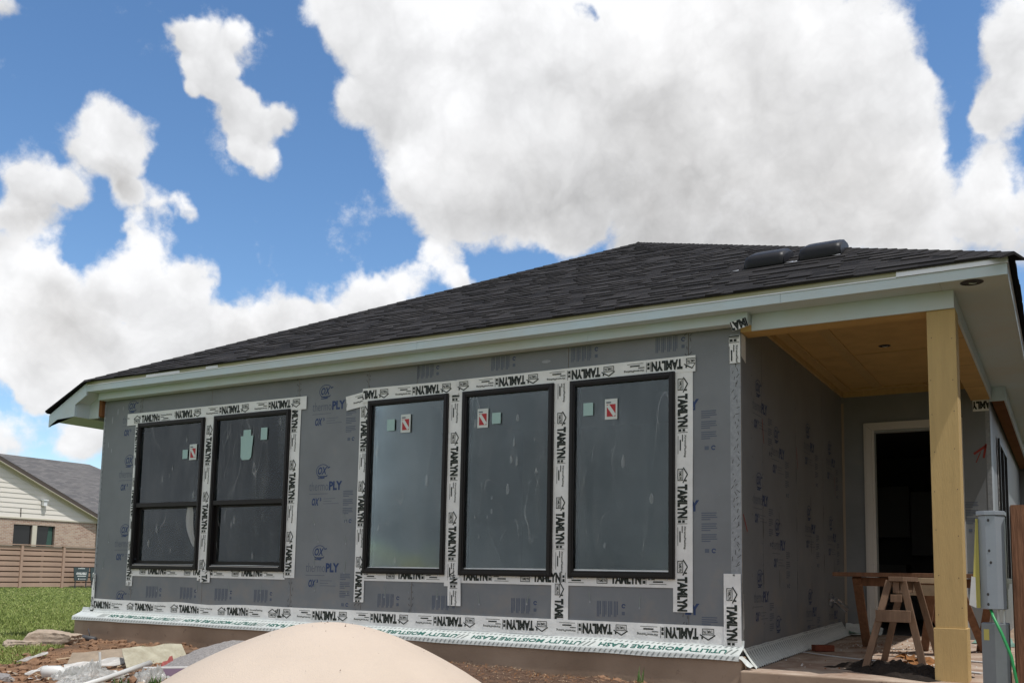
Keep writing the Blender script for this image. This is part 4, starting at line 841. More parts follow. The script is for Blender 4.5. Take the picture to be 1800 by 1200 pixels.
# hip caps
def caps(P0, P1, lo, name='hip_caps'):
    mb = MB(); P0 = Vector(P0); P1 = Vector(P1); d = (P1 - P0).normalized(); L = (P1 - P0).length; n = int(L / .14); rr = random.Random(int(L * 10))
    side = d.cross(Vector((0, 0, 1))).normalized()
    for k in range(n + 1):
        a = P0 + d * (k * .14 - .02); b = P0 + d * min(k * .14 + .17, L); wd = .125; e = .009 + rr.uniform(0, .004)
        dn = Vector((0, 0, -.045))
        vs = [a + side * wd + dn + Vector((0, 0, e)), a + Vector((0, 0, e + .012)), a - side * wd + dn + Vector((0, 0, e)), b + side * wd + dn + Vector((0, 0, .004)), b + Vector((0, 0, .014)), b - side * wd + dn + Vector((0, 0, .004)), a + side * wd + dn, a, a - side * wd + dn]
        mb.add(vs, [(0, 1, 4, 3), (1, 2, 5, 4), (6, 7, 1, 0), (7, 8, 2, 1)], 0, rr.uniform(.3, .75))
    mb.build(name, 'shingle', roof, tone=True, kind='stuff')
caps((EXR, EY, EZ), PK, 0); caps((EXL, EY, EZ), PK, 0); caps((PK.x, PK.y, PK.z), (PK.x, 11.8, PK.z), 0, 'ridge_caps')
mb = MB(); r2 = random.Random(4)
for y0 in np.arange(EY, 11.5, .142): mb.box(EXR - .02, EXR + .012 + r2.uniform(0, .008), y0, y0 + .138, EZ - .012, EZ + .014)
mb.build('eave_shingles', 'shingle', roof, kind='stuff')
mb = MB()
for t in np.linspace(0, 1, 7): 
    p = Vector((EXL + .02, EY - .006, EZ + .004)).lerp(Vector((lowx, EY - .006, lz + .004)), t); q = Vector((EXL + .02, EY - .006, EZ + .004)).lerp(Vector((lowx, EY - .006, lz + .004)), min(1, t + .16)); mb.bar(p, q, .03, .026)
mb.build('rake_shingles', 'shingle', roof, kind='stuff')
# slant-back roof vents
def vent(x, y, kx=.81):
    sv = Vector((x, y, fz(x, y)))
    o = bpy.data.objects.new('roof_vent', None)
    M = lambda u, s, n: tuple(sv + Vector((u * kx, 0, 0)) + sl * s + sn * n)
    bm = MB(); prof_ = [(0, .012), (.012, .085), (.05, .115), (.28, .112), (.38, .07), (.43, .02)]
    us = [(-.235, .62), (-.215, .85), (-.17, .97), (-.1, 1.0), (0, 1.0), (.1, 1.0), (.18, .98), (.225, .92), (.235, .75)]
    nu = len(us); vs = []
    for (s, n) in prof_:
        for (u, k) in us: vs.append(M(u, s + .03 * (1 - k) * 2, .012 + (n - .012) * k if abs(u) < .2349 else .012 + (n - .012) * (.55 if u < 0 else .7)))
    fs = [(j * nu + i, j * nu + i + 1, (j + 1) * nu + i + 1, (j + 1) * nu + i) for j in range(len(prof_) - 1) for i in range(nu - 1)]
    bm.add(vs, fs)
    for e in (0, nu - 1):   # side skirts
        col = [j * nu + e for j in range(len(prof_))]; low = [M(us[e][0], prof_[j][0], .010) for j in range(len(prof_))]
        bm.add([vs[i] for i in col] + low, [(j, j + 1, j + 1 + len(col), j + len(col)) if e else (j + 1, j, j + len(col), j + 1 + len(col)) for j in range(len(col) - 1)])
    hood = bm.build('roof_vent', 'vent_black', roof, smooth=True)
    bm2 = MB(); c = [M(-.30, -.06, .014), M(.30, -.06, .014), M(.30, .56, .016), M(-.30, .56, .016)]; bm2.add(c, [(0, 1, 2, 3)])
    return hood
vent(-.025, .83); vent(.485, .85)
mb = MB()
for x, y in ((-.30, .72), (.24, .75), (.62, .78), (.20, .77)):
    p = Vector((x, y, fz(x, y))) + sn * .022; mb.add([p, p + Vector((.07, 0, 0)), p + Vector((.06, 0, 0)) + sl * .03], [(0, 1, 2)])
mb.build('sealant_dabs', 'drip_metal', roof, kind='stuff')

# ------------------------------------------------------------------ porch: beam, ceiling, column
ZB = 2.722
MB().box(.10, 1.677, -.022, -.003, ZB, ZE - .0005).build('beam_face', 'trim_mint', H, bevel=.002)
MB().box(.0, 1.657, -.002, .215, ZB + .004, ZE + .12).build('porch_beam', 'ochre_board', H)
MB().box(1.659, 1.677, -.0025, DP - .05, ZB, ZE - .0005).build('beam_face', 'trim_mint', H, bevel=.002)
MB().box(1.46, 1.658, .2155, DP - .001, ZB + .004, ZE + .12).build('porch_beam', 'ochre_board', H)
mb = MB()
for y in (1.0, 2.15, 3.3): mb.box(1.463, 1.655, y, y + .004, ZB + .0025, ZB + .0036)
mb.build('beam_joints', 'staple', H, kind='stuff')
MB().box(1.647, 1.80, DP - .02, DP + .003, 2.70, ZE - .001).build('frieze_end', 'trim_mint', H)
MB().box(1.66, 1.80, DP + .004, 11.9, 2.74, ZE - .001).build('frieze_blocking', 'raw_wood', H)
MB().box(1.80, 1.818, DP + .004, 11.9, 2.70, ZE - .001).build('frieze_board', 'trim_mint', H)
CZ = 2.955
for x0, x1, y0, y1 in ((.0, .45, .215, 2.25), (.45, 1.46, .215, 2.25), (.0, .45, 2.256, DP), (.45, 1.46, 2.256, DP)): MB().box(x0 + .002, x1 - .002, y0 + .002, y1 - .002, CZ, CZ + .012).build('ceiling_panel', 'ochre_board', H)
MB().box(.0, 1.6, .2, DP + .1, CZ + .03, CZ + .05).build('ceiling_backing', 'deck', H)
for q in ((.002, .13, .217, DP - .002, .020), (.40, .51, .217, DP - .13, .012), (.131, 1.459, DP - .13, DP - .002, .020), (.511, 1.459, 2.24, 2.27, .006)): MB().box(q[0], q[1], q[2], q[3], CZ - q[4], CZ - .0005).build('ceiling_batten', 'ochre', H, bevel=.002)
MB().box(.002, .03, .217, DP - .002, CZ - .075, CZ - .0205).build('wall_trim', 'ochre', H)
MB().box(.031, 1.459, DP - .03, DP - .0015, CZ - .085, CZ - .0205).build('wall_trim', 'ochre', H)
def can(x, y, z, q=1.0):
    mb = MB(); n = 20
    ring = lambda rr, zz: [(x + q * rr * math.cos(2 * math.pi * k / n), y + q * rr * math.sin(2 * math.pi * k / n), zz) for k in range(n)]
    vs = ring(.082, z - .002) + ring(.07, z - .004) + ring(.065, z + .0005); mb.add(vs, [(k, (k + 1) % n, n + (k + 1) % n, n + k) for k in range(n)] + [(n + k, n + (k + 1) % n, 2 * n + (k + 1) % n, 2 * n + k) for k in range(n)])
    mb.add(ring(.066, z - .0005), [tuple(range(n))]); o = mb.build('recessed_light', 'vent_black', H)
    MB().tube([(x - .02, y + .01, z - .003), (x + .01, y, z - .012), (x + .03, y + .02, z - .003)], .004, 6).build('wire', 'drip_metal', o)
can(1.815, -.15, ZE); can(.86, 1.97, CZ, .72)
mb = MB(); mb.box(1.476, 1.682, .0, .206, .286, ZB + .003); col = mb.build('porch_column', 'ochre', H, bevel=.004)
MB().box(1.464, 1.694, -.012, .218, floor_z(.1) - .004, .286).build('plinth', 'ochre', col, bevel=.004)
mb = MB()
for z in np.arange(.4, 2.7, .3):
    for x in (1.50, 1.655): 
        xx, zz = x + random.uniform(-.01, .01), z + random.uniform(-.05, .05); mb.add([(xx + .004 * math.cos(t), -.0012, zz + .004 * math.sin(t)) for t in np.linspace(0, 6.283, 6, endpoint=False)], [tuple(range(6))])
mb.build('nail_heads', 'eave_brown', col, kind='stuff')

# ------------------------------------------------------------------ neighbour's house, fence, signs
XN = -42.0
nb = thing('other_house', 'finished brick and cream siding house with grey roof beyond the fence', 'house', (XN, 14, -.35)); NZ = .35; Yo = 14
def P(x, y, z): return (x - XN, y - Yo, z + NZ)
mb = MB(); mb.box(-.3, 0, 4 - Yo, 19.46 - Yo, 0, 2.9 + NZ); mb.box(-.3, 0, 21.64 - Yo, 23.95 - Yo, 0, 2.9 + NZ); mb.box(-.3, 0, 19.46 - Yo, 21.64 - Yo, 0, 1.1 + NZ); mb.box(-.3, 0, 19.46 - Yo, 21.64 - Yo, 2.63 + NZ, 2.9 + NZ)
mb.build('brick_wall', 'far_brick', nb)
MB().box(-.02, .05, 4 - Yo, 23.97 - Yo, 2.9 + NZ, 2.97 + NZ).build('ledge_trim', 'eave_cream', nb)
AP = (14.0, 7.45); sg = (AP[1] - 2.95) / (23.95 - AP[0])
z = 2.97
while z < 7.2:
    z1 = min(z + .235, 7.42); ye0 = AP[0] + (AP[1] - z) / sg; ye1 = AP[0] + (AP[1] - z1) / sg
    m = MB(); m.add([P(XN + .035, 2 * AP[0] - ye0, z), P(XN + .035, ye0, z), P(XN + .012, ye1, z1), P(XN + .012, 2 * AP[0] - ye1, z1), P(XN, 2 * AP[0] - ye0, z), P(XN, ye0, z), P(XN, ye1, z1), P(XN, 2 * AP[0] - ye1, z1)], [(0, 1, 2, 3), (4, 5, 1, 0), (5, 6, 2, 1), (7, 4, 0, 3), (6, 7, 3, 2), (7, 6, 5, 4)])
    m.build('siding_board', 'siding', nb); z += .235
ov = .34
for sgn in (1, -1):
    e0 = AP[0] + sgn * (AP[1] + .32 - 2.75) / sg; 
    q = lambda dz: [P(XN + ov, AP[0], AP[1] + .32 + dz), P(XN + ov, e0, 2.75 + dz)]
    a = q(0); b = q(-.20); MB().prism([a[0], a[1], b[1], b[0]], (-.04, 0, 0)).build('rake_board', 'eave_brown', nb)
    a = q(-.20); b = q(-.225); MB().prism([a[0], a[1], b[1], b[0]], (-ov, 0, 0)).build('rake_soffit', 'eave_cream', nb)
    a = q(-.21); b = q(-.34); MB().prism([P(XN + .045, AP[0], AP[1] + .1), P(XN + .045, e0, 2.53), P(XN + .045, e0, 2.40), P(XN + .045, AP[0], AP[1] - .05)], (-.03, 0, 0)).build('frieze_board', 'eave_cream', nb)
    MB().prism([P(XN + ov, AP[0], AP[1] + .34), P(XN + ov, e0, 2.77), P(XN - 7, e0, 2.77), P(XN - 7, AP[0], AP[1] + .34)], (0, 0, -.03)).build('gable_roof', 'far_shingle', nb)
# main roof behind the gable, hipped at its far end
m = MB(); m.add([P(XN - 8, -2, 6.93), P(XN - 8, 28.9, 6.93), P(XN - 1, 34.5, 3.4), P(XN - 1, -2, 3.4)], [(0, 1, 2, 3)]); m.add([P(XN - 8, 28.9, 6.93), P(XN - 15, 34.5, 3.4), P(XN - 1, 34.5, 3.4)], [(0, 1, 2)]); m.add([P(XN - 8, -2, 6.93), P(XN - 8, 28.9, 6.93), P(XN - 15, 34.5, 3.4), P(XN - 15, -2, 3.4)], [(3, 2, 1, 0)])
m.build('roof', 'far_shingle', nb)
MB().box(-14.5, -1.2, -2 - Yo, 34 - Yo, 0, 3.4 + NZ).build('rear_wall', 'far_brick', nb)
m = MB(); vx, vy = XN - 2.9, 22.6; vz = 3.4 + (6.93 - 3.4) * (XN - 1 - vx) / 7; m.tube([P(vx, vy, vz - .1), P(vx, vy, vz + .42)], .04, 8); m.tube([P(vx, vy, vz + .02), P(vx, vy, vz + .1)], .10, 8); m.build('vent_pipe', 'eave_brown', nb)
m = MB(); m.box(.06, .24, 20.78 - Yo, 20.96 - Yo, 3.60 + NZ, 3.86 + NZ); m.box(.03, .28, 20.74 - Yo, 21.0 - Yo, 3.86 + NZ, 3.92 + NZ); m.build('gable_lamp', 'sign_white', nb)
m = MB(); m.tube([P(XN + .05, 19.75, 3.0), P(XN + .05, 19.73, 3.42)], .02, 6); m.build('conduit', 'eave_brown', nb)
for k, (a, b) in enumerate(((19.48, 20.44), (20.68, 21.62))):
    m = MB(); w0, w1 = a - Yo, b - Yo
    for q in ((w0, w0 + .04, 1.1, 2.62), (w1 - .04, w1, 1.1, 2.62), (w0 + .04, w1 - .04, 2.58, 2.62), (w0 + .04, w1 - .04, 1.1, 1.14)): m.box(-.14, -.06, q[0], q[1], q[2] + NZ, q[3] + NZ)
    w = m.build('window', 'eave_brown', nb); MB().box(-.13, -.12, w0 + .04, w1 - .04, 1.14 + NZ, 2.58 + NZ).build('glass_pane', 'glass_dark', w)
    if k: MB().prism([(-.115, w0 + .55, 1.14 + NZ), (-.115, w1 - .05, 1.14 + NZ), (-.115, w1 - .06, 2.57 + NZ), (-.115, w0 + .68, 2.57 + NZ)], (-.004, 0, 0)).build('curtain', 'curtain_green', w)
MB().box(-.16, -.01, 20.441 - Yo, 20.679 - Yo, 1.1 + NZ, 2.625 + NZ).build('mullion', 'eave_cream', nb)
# horizontal board fence
XF = -37.0
fe = thing('board_fence', 'tan horizontal board fence with narrow gaps along the back of the lawn', 'fence', (XF, 14, -.35))
py = [2.97 + 1.98 * k for k in range(-2, 14)]
bm_post = None; bm_board = None
for y in py:
    if bm_post is None: bm_post = MB().box(-.06, .075, -.055, .055, 0, 1.86).build('post', 'fence_brown', fe); o = bm_post
    else: o = bm_post.copy(); COL.objects.link(o)
    o.location = (0, y - 14, 0)
for y in py[:-1]:
    for k in range(8):
        zz = .06 + k * .228
        if bm_board is None: bm_board = MB().box(.0, .025, .056, 1.98 - .056, 0, .175).build('board', 'fence_brown', fe); o = bm_board
        else: o = bm_board.copy(); COL.objects.link(o)
        o.location = (0, y - 14, zz)
        if k < 7:
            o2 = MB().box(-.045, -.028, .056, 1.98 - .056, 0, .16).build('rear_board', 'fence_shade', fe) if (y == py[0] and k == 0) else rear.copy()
            if y == py[0] and k == 0: rear = o2
            else: COL.objects.link(o2)
            o2.location = (0, y - 14, zz + .12)
    MB().box(-.02, -.002, .93, 1.05, .05, 1.8).build('stile', 'fence_brown', fe).location = (0, y - 14, 0)
MB().box(-.07, .09, py[0] - 14, py[-1] - 14, 1.862, 1.90).build('cap_rail', 'fence_brown', fe)
# two dark signs standing against the fence
def site_sign(y0, lab):
    t = thing('yard_sign', lab, 'sign', (XF + .45, y0, -.34), 0, 'dark signs by the fence')
    MB().prism([(0, .04, .33), (0, .70, .33), (0, .76, .93), (0, -.02, .93)], (-.05, 0, 0)).build('panel', 'sign_slate', t, bevel=.006)
    for yy in (.10, .64): MB().box(-.045, -.015, yy - .02, yy + .02, -.02, .33).build('leg', 'pipe_dark', t)
    f = Flat(); f.text('AVAILABLE', .10, .60, .52, .11, .04); f.rect(.16, .60, .525, .555); f.ring(.22, .88, .028, .022, .022, n=8); f.rect(.26, .52, .868, .895); f.ring(.24, .41, .03, .03, .03, n=8); f.rect(.30, .60, .40, .418)
    f.lay(lambda s, q: (.004, s, q)).build('lettering', 'sign_white', t)
site_sign(19.10, 'dark slate yard sign against the tan fence, fully visible, farther from the house corner')
site_sign(19.93, 'dark slate yard sign against the tan fence, partly hidden by the house corner')

# ------------------------------------------------------------------ lawn blades in the strip of grass in view
def make_grass():
    C0 = np.array([2.354, -7.754]); n = 120000
    ang = RNG.uniform(math.radians(148.0 - 12.5), math.radians(148.0 + 5.5), n)
    u = RNG.uniform(0, 1, n); dist = 9.5 / (1 - u * (1 - 9.5 / 47.0))
    X = C0[0] + np.cos(ang) * dist; Y = C0[1] + np.sin(ang) * dist
    D = (X + 8.98) * .80 + (Y - .13) * .60 + np.array([.5 * wob(x, y, 9, 1.6) for x, y in zip(X, Y)])
    bare = np.array([wob(x * 1.0, y * 1.0, 4, .9) for x, y in zip(X, Y)])
    keep = (D < .10) & (X > XF + .15) & ~((X > -8.7) & (Y > -.2)) & ~((bare > .62) & (dist < 22))
    X, Y, dist, bare = X[keep], Y[keep], dist[keep], bare[keep]; n = len(X); V = []; T = []
    Z = np.array([ground_z(x, y) for x, y in zip(X, Y)]) - .004
    th = RNG.uniform(0, 6.283, n); h = RNG.uniform(.02, .055, n) * (1 - .3 * np.clip(bare, 0, 1)); w = .004 + .00045 * dist; lean = RNG.normal(0, .4, (n, 2)) * h[:, None]
    dx, dy = np.cos(th) * w, np.sin(th) * w
    v = np.empty((n, 3, 3)); v[:, 0] = np.stack([X - dx, Y - dy, Z], 1); v[:, 1] = np.stack([X + dx, Y + dy, Z], 1); v[:, 2] = np.stack([X + lean[:, 0], Y + lean[:, 1], Z + h], 1)
    me = bpy.data.meshes.new('grass'); me.vertices.add(n * 3); me.vertices.foreach_set('co', v.reshape(-1)); me.loops.add(n * 3); me.loops.foreach_set('vertex_index', np.arange(n * 3, dtype=np.int32))
    me.polygons.add(n); me.polygons.foreach_set('loop_start', np.arange(0, n * 3, 3, dtype=np.int32)); me.polygons.foreach_set('loop_total', np.full(n, 3, np.int32))
    tone = np.clip(.45 + RNG.normal(0, .2, n) + .22 * np.array([wob(x, y, 2, .5) for x, y in zip(X, Y)]), 0, 1).astype(np.float32)
    me.materials.append(MATS['grass_blade']); me.update(); a = me.attributes.new('tone', 'FLOAT', 'FACE'); a.data.foreach_set('value', tone)
    o = bpy.data.objects.new('grass', me); COL.objects.link(o); o['kind'] = 'stuff'; o['label'] = 'short green lawn between the dirt and the fence'; o['category'] = 'grass'
make_grass()

# ------------------------------------------------------------------ heaps and rubbish in front of the house
def mound(name, cx, cy, rad, height, label, cat, m, power=1.0, n=46, flat=.35, rough=.02, wob_s=2.5, sx=1.0, sy=1.0, rz=0.0, base=-.38, fine=0.0):
    mb = MB(); vs = [(0, 0, 0)]; 
    def z(r_, a):
        t = r_ / rad; prof_ = max(0.0, 1 - t); top = math.sqrt(prof_ * prof_ + flat * flat) - flat; top /= (math.sqrt(1 + flat * flat) - flat)
        x, y = r_ * math.cos(a), r_ * math.sin(a); return (1 - math.sqrt(t * t + flat * flat) + flat - (1 - math.sqrt(1 + flat * flat) + flat) * t ** 3) * height
    rings = 40; vs = []
    for i in range(rings + 1):
        for k in range(n * 2):
            a = 2 * math.pi * k / (n * 2); r_ = rad * i / rings; x, y = r_ * math.cos(a) * sx, r_ * math.sin(a) * sy
            e = 1 + .10 * wob(math.cos(a) * 1.3, math.sin(a) * 1.3, cx, 1.0) * (i / rings)
            zz = z(r_, a) + rough * wob(x, y, cx, wob_s) + fine * wob(x, y, 5, 14)
            vs.append((x * e, y * e, zz))
    q = n * 2; mb.add(vs, [(i * q + k, i * q + (k + 1) % q, (i + 1) * q + (k + 1) % q, (i + 1) * q + k) for i in range(rings) for k in range(q)][::-1])
    mb.f = [tuple(reversed(f_)) for f_ in mb.f]
    mb.f = [tuple(reversed(f_)) for f_ in mb.f]
    o = mb.build(name, m, smooth=True); o.location = (cx, cy, base); o.rotation_euler = (0, 0, rz); return tag(o, label, cat)
SAND = (-.40, -4.64); mound('sand_pile', SAND[0], SAND[1], 1.36, .79, 'large smooth heap of pale cream sand in front of the house', 'sand pile', 'sand', flat=.30, rough=.014, wob_s=2.2, base=-.38, fine=.0022)
mb = MB(); rs = random.Random(8); sdg = bpy.data.objects['sand_pile'].data
for _ in range(110):
    v_ = sdg.vertices[rs.randrange(len(sdg.vertices))].co + Vector((SAND[0], SAND[1], -.38)); v_ = v_ + Vector((rs.uniform(-.02, .02), rs.uniform(-.02, .02), .0)); k_ = .001 + .003 * rs.random() ** 3
    mb.add([v_ + Vector((k_, 0, 0)), v_ + Vector((-k_, k_, 0)), v_ + Vector((-k_, -k_, 0)), v_ + Vector((0, 0, k_ * 1.5))], [(0, 1, 3), (1, 2, 3), (2, 0, 3)])
o = mb.build('sand_specks', 'mulch'); o['kind'] = 'stuff'; tag(o, 'dark specks of dirt on the sand heap', 'dirt')
gp = mound('gravel_pile', -4.55, -1.22, .72, .29, 'low heap of grey crushed gravel behind the sand heap', 'gravel pile', 'gravel_grey', flat=.25, rough=.02, wob_s=5, base=-.34, fine=.012)
def rock(name, x, y, z, size, label, cat, m, seed, rz=0.0, sub=4, sharp=.3):
    bm = bmesh.new(); bmesh.ops.create_icosphere(bm, subdivisions=sub, radius=1.0); r = random.Random(seed); o3 = [r.uniform(0, 9) for _ in range(3)]
    for v in bm.verts:
        k = 1 + sharp * wob(v.co.x * 1.3 + o3[0], v.co.y * 1.3 + o3[1], v.co.z * 1.3 + o3[2], 1.2); c = v.co * k
        c = Vector((max(-.8, min(.82, c.x + .2 * c.z)), max(-.75, min(.8, c.y)), max(-.6, min(.62 - .25 * c.x, c.z)))) + v.normal * (.07 * wob(c.x * 4, c.y * 4, c.z * 4 + seed, 1.3)); v.co = Vector((c.x * size[0], c.y * size[1], c.z * size[2]))
    me = bpy.data.meshes.new(name); bm.to_mesh(me); bm.free(); me.materials.append(MATS[m]); o = bpy.data.objects.new(name, me); COL.objects.link(o); o.location = (x, y, z); o.rotation_euler = (0, 0, rz); return tag(o, label, cat)
rock('concrete_chunk', -8.02, -.80, -.245, (.34, .20, .17), 'large broken slab of tan concrete at the edge of the lawn', 'concrete', 'concrete_chunk', 3, .5)
rock('concrete_chunk', -8.05, -1.18, -.30, (.22, .16, .11), 'small pale concrete lump beside the large tan slab', 'concrete', 'concrete_chunk', 8, 1.2)
rock('stone', -5.36, -3.02, -.32, (.10, .08, .07), 'grey-green stone in the dirt at the picture edge', 'stone', 'gravel_grey', 5)
# clods and pebbles strewn over the dirt
def clods():
    bm = bmesh.new(); bmesh.ops.create_icosphere(bm, subdivisions=1, radius=1.0); base = np.array([v.co[:] for v in bm.verts]); fs = np.array([[v.index for v in f.verts] for f in bm.faces]); bm.free()
    V = []; F = []; T = []; k = 0
    for _ in range(5200):
        if RNG.random() < .55: x, y = RNG.uniform(-9, -3.2), RNG.uniform(-3.8, -.1)
        else: x, y = RNG.uniform(-3.6, .3), RNG.uniform(-1.6, -.15)
        if dirt_amount(x, y) + .5 * wob(x, y, 9, 1.6) < -.05: continue
        if wob(x, y, 7, 1.1) < -.25 and RNG.random() < .8: continue
        s = .008 + .040 * RNG.random() ** 4
        p = base * (1 + RNG.uniform(-.35, .35, (len(base), 1))) * s * np.array([1, 1, .7]) + np.array([x, y, ground_z(x, y) + s * .25])
        V.append(p); F.append(fs + k); k += len(base)
    V = np.concatenate(V); F = np.concatenate(F); me = bpy.data.meshes.new('dirt_clods'); me.from_pydata(V.tolist(), [], F.tolist()); me.materials.append(MATS['clod']); o = bpy.data.objects.new('dirt_clods', me); COL.objects.link(o); o['kind'] = 'stuff'; tag(o, 'loose red-brown clods and pebbles strewn over the dirt', 'dirt')
clods()
# dark mulch and dead grass piled against the slab between sand heap and porch
mb = MB(); r = random.Random(31)
mb.grid(60, 16, lambda u, v: (-3.3 + 3.35 * u, -1.25 + 1.105 * v, ground_z(-3.3 + 3.35 * u, -.5) - .03 + (.10 * math.sin(math.pi * min(1, max(0, v * 1.0))) ** .6 + .05 * v) * (1.05 - .8 * u) + .02 * wob(u * 14, v * 6, 2, 1.5)))
o = mb.build('mulch_bank', 'mulch', smooth=True); o['kind'] = 'stuff'; tag(o, 'dark mulch and soil banked against the slab beside the sand', 'soil')
mb = MB()
for _ in range(2600):
    x = r.uniform(-3.2, .0); y = r.uniform(-1.2, -.15); u = (x + 3.3) / 3.35; v = (y + 1.25) / 1.105
    z = ground_z(x, -.5) - .03 + (.10 * math.sin(math.pi * min(1, max(0, v))) ** .6 + .05 * v) * (1.05 - .8 * u) + .02 * wob(u * 14, v * 6, 2, 1.5)
    a = r.uniform(0, 6.28); ln = r.uniform(.015, .05); p = Vector((x, y, z + r.uniform(0, .015))); d = Vector((math.cos(a) * ln, math.sin(a) * ln, r.uniform(-.01, .02)))
    s = Vector((-math.sin(a), math.cos(a), .3)) * .003; mb.add([p - s, p + d, p + s], [(0, 1, 2)], r.choice((0, 0, 1, 2)))
o = mb.build('dead_grass', ['leaf_dry', 'mulch', 'pale_wood']); o['kind'] = 'stuff'; tag(o, 'scraps of dead grass and wood chips on the mulch', 'mulch')
def weed(x, y, label, n=14, h=.14, z=None):
    mb = MB(); r = random.Random(int(x * 100)); z0 = ground_z(x, y) if z is None else z
    for _ in range(n):
        a = r.uniform(0, 6.28); ln = h * r.uniform(.5, 1); le = r.uniform(.1, .6) * ln; w = .005; p = Vector((r.gauss(0, .03), r.gauss(0, .03), -.01)); s = Vector((-math.sin(a), math.cos(a), 0)) * w
        mid = p + Vector((math.cos(a) * le * .4, math.sin(a) * le * .4, ln * .65)); t = p + Vector((math.cos(a) * le, math.sin(a) * le, ln)); mb.add([p - s, p + s, mid + s * .7, mid - s * .7, t], [(0, 1, 2, 3), (3, 2, 4)])
    o = mb.build('weed', 'weed'); o.location = (x, y, z0); return tag(o, label, 'weed', 'weeds in the dirt')
weed(-.80, -.30, 'single thin green weed against the slab face near the porch', 9, .17, -.27); weed(-4.18, -2.45, 'green weed clump by the purple board', 40, .10); weed(-4.30, -2.68, 'green weed clump under the long white pipe', 40, .10); weed(-6.5, -.75, 'tiny green weed below the left end of the slab', 14, .09)
weed(-4.02, -2.2, 'green weed clump at the foot of the sand heap', 30, .09)

# sheets, boards and plastic among the rubbish
def sheet(name, corners, label, cat, m, th=.012, bend=.02, nu=10, nv=5, group=None):
    c = [Vector(p) for p in corners]; ctr = sum(c, Vector()) / 4; mb = MB()
    def fn(u, v, k=0): return (c[0] * (1 - u) + c[1] * u) * (1 - v) + (c[3] * (1 - u) + c[2] * u) * v - ctr + Vector((0, 0, bend * wob(u * 2.2, v * 2.2, ctr.x, 1.2) + k))
    mb.grid(nu, nv, lambda u, v: fn(u, v)); mb.grid(nu, nv, lambda u, v: fn(1 - u, v, -th))
    ed = [(i / nu, 0) for i in range(nu)] + [(1, j / nv) for j in range(nv)] + [(1 - i / nu, 1) for i in range(nu)] + [(0, 1 - j / nv) for j in range(nv)]
    vs = [fn(u, v) for u, v in ed] + [fn(u, v, -th) for u, v in ed]; n = len(ed); mb.add(vs, [(i, i + n, (i + 1) % n + n, (i + 1) % n) for i in range(n)])
    o = mb.build(name, m); o.location = ctr; return tag(o, label, cat, group)
gz = -.30
sheet('plasterboard_scrap', [(-5.22, -1.93, -.29), (-5.27, -1.16, -.275), (-5.45, -1.12, -.125), (-5.47, -1.80, -.135)], 'pale yellow-grey board scrap propped up on the rubbish', 'board', 'plaster_board', .012, .03)
sheet('plywood_scrap', [(-5.83, -2.12, -.29), (-5.72, -1.45, -.28), (-5.95, -1.36, -.19), (-6.0, -1.95, -.21)], 'weathered grey-brown board scrap beside the pale one', 'board', 'ply_grey', .012, .025)
sheet('trim_strip', [(-5.33, -2.48, -.27), (-5.46, -1.76, -.26), (-5.52, -1.72, -.225), (-5.40, -2.44, -.235)], 'wavy white trim strip in front of the grey-brown board', 'strip', 'paper_white', .006, .035)
sheet('foam_board', [(-4.44, -2.17, -.33), (-4.13, -1.80, -.33), (-4.135, -1.79, -.235), (-4.45, -2.16, -.235)], 'purple foam board on edge beside the sand heap', 'board', 'foam_purple', .02, .0)
sheet('white_batten', [(-4.56, -2.27, -.225), (-4.13, -1.80, -.225), (-4.16, -1.77, -.222), (-4.59, -2.24, -.222)], 'white strip lying along the purple board', 'strip', 'paper_white', .008, .0)
sheet('paper_strip', [(-6.44, -2.22, -.285), (-6.90, -1.60, -.26), (-6.94, -1.58, -.25), (-6.48, -2.20, -.275)], 'thin white curled strip on bare dirt nearest the lawn', 'strip', 'paper_white', .004, .03)
sheet('paper_strip', [(-5.30, -2.86, -.285), (-5.50, -2.52, -.26), (-5.54, -2.50, -.245), (-5.34, -2.84, -.275)], 'thin white strip in front of the white jug', 'strip', 'paper_white', .004, .02)
sheet('wood_strip', [(-6.15, -2.0, -.27), (-6.2, -1.72, -.26), (-6.23, -1.72, -.255), (-6.18, -2.0, -.265)], 'short pale strip behind the grey-brown board', 'strip', 'pale_wood', .006, .0)
sheet('wood_scrap', [(-5.75, -.95, -.25), (-5.55, -.62, -.25), (-5.58, -.58, -.225), (-5.78, -.91, -.225)], 'short brown wood offcut below the slab', 'wood', 'sawn_wood', .02, .0)
mb = MB(); mb.tube([(.36, -.62, .0), (.12, -.22, .01), (-.12, .16, .025), (-.36, .56, .04)], [.020, .021, .022, .027], 12); o = mb.build('plastic_pipe', 'plastic_white', smooth=True); o.location = (-4.47, -2.55, -.265); tag(o, 'long white plastic pipe lying across the rubbish', 'pipe')
mb = MB(); mb.tube([(0, 0, 0), (-.02, -.01, .23)], .010, 6); o = mb.build('white_stake', 'plastic_white'); o.location = (-4.87, -2.45, -.33); tag(o, 'thin white stick standing upright in the rubbish', 'stick')
def crumple(name, x, y, z, sx, sy, sz, label, m, seed):
    mb = MB(); mb.grid(30, 24, lambda u, v: ((u - .5) * sx * (1 + .25 * wob(v * 4, seed)) + .02 * wob(u * 9, v * 9, seed + 3, 1.4), (v - .5) * sy * (1 + .25 * wob(u * 4, seed)) + .02 * wob(u * 9, v * 9, seed + 5, 1.4), sz * (math.sin(math.pi * u) * math.sin(math.pi * v)) ** .35 * (.25 + .75 * abs(wob(u * 8, v * 8, seed, 1.8))) + .008))
    o = mb.build(name, m); o.location = (x, y, z); return tag(o, label, 'plastic sheet', 'crumpled plastic')
crumple('plastic_sheet', -4.93, -2.58, gz - .02, .42, .46, .15, 'crumpled clear plastic around the upright white stick', 'poly_sheet', 2)
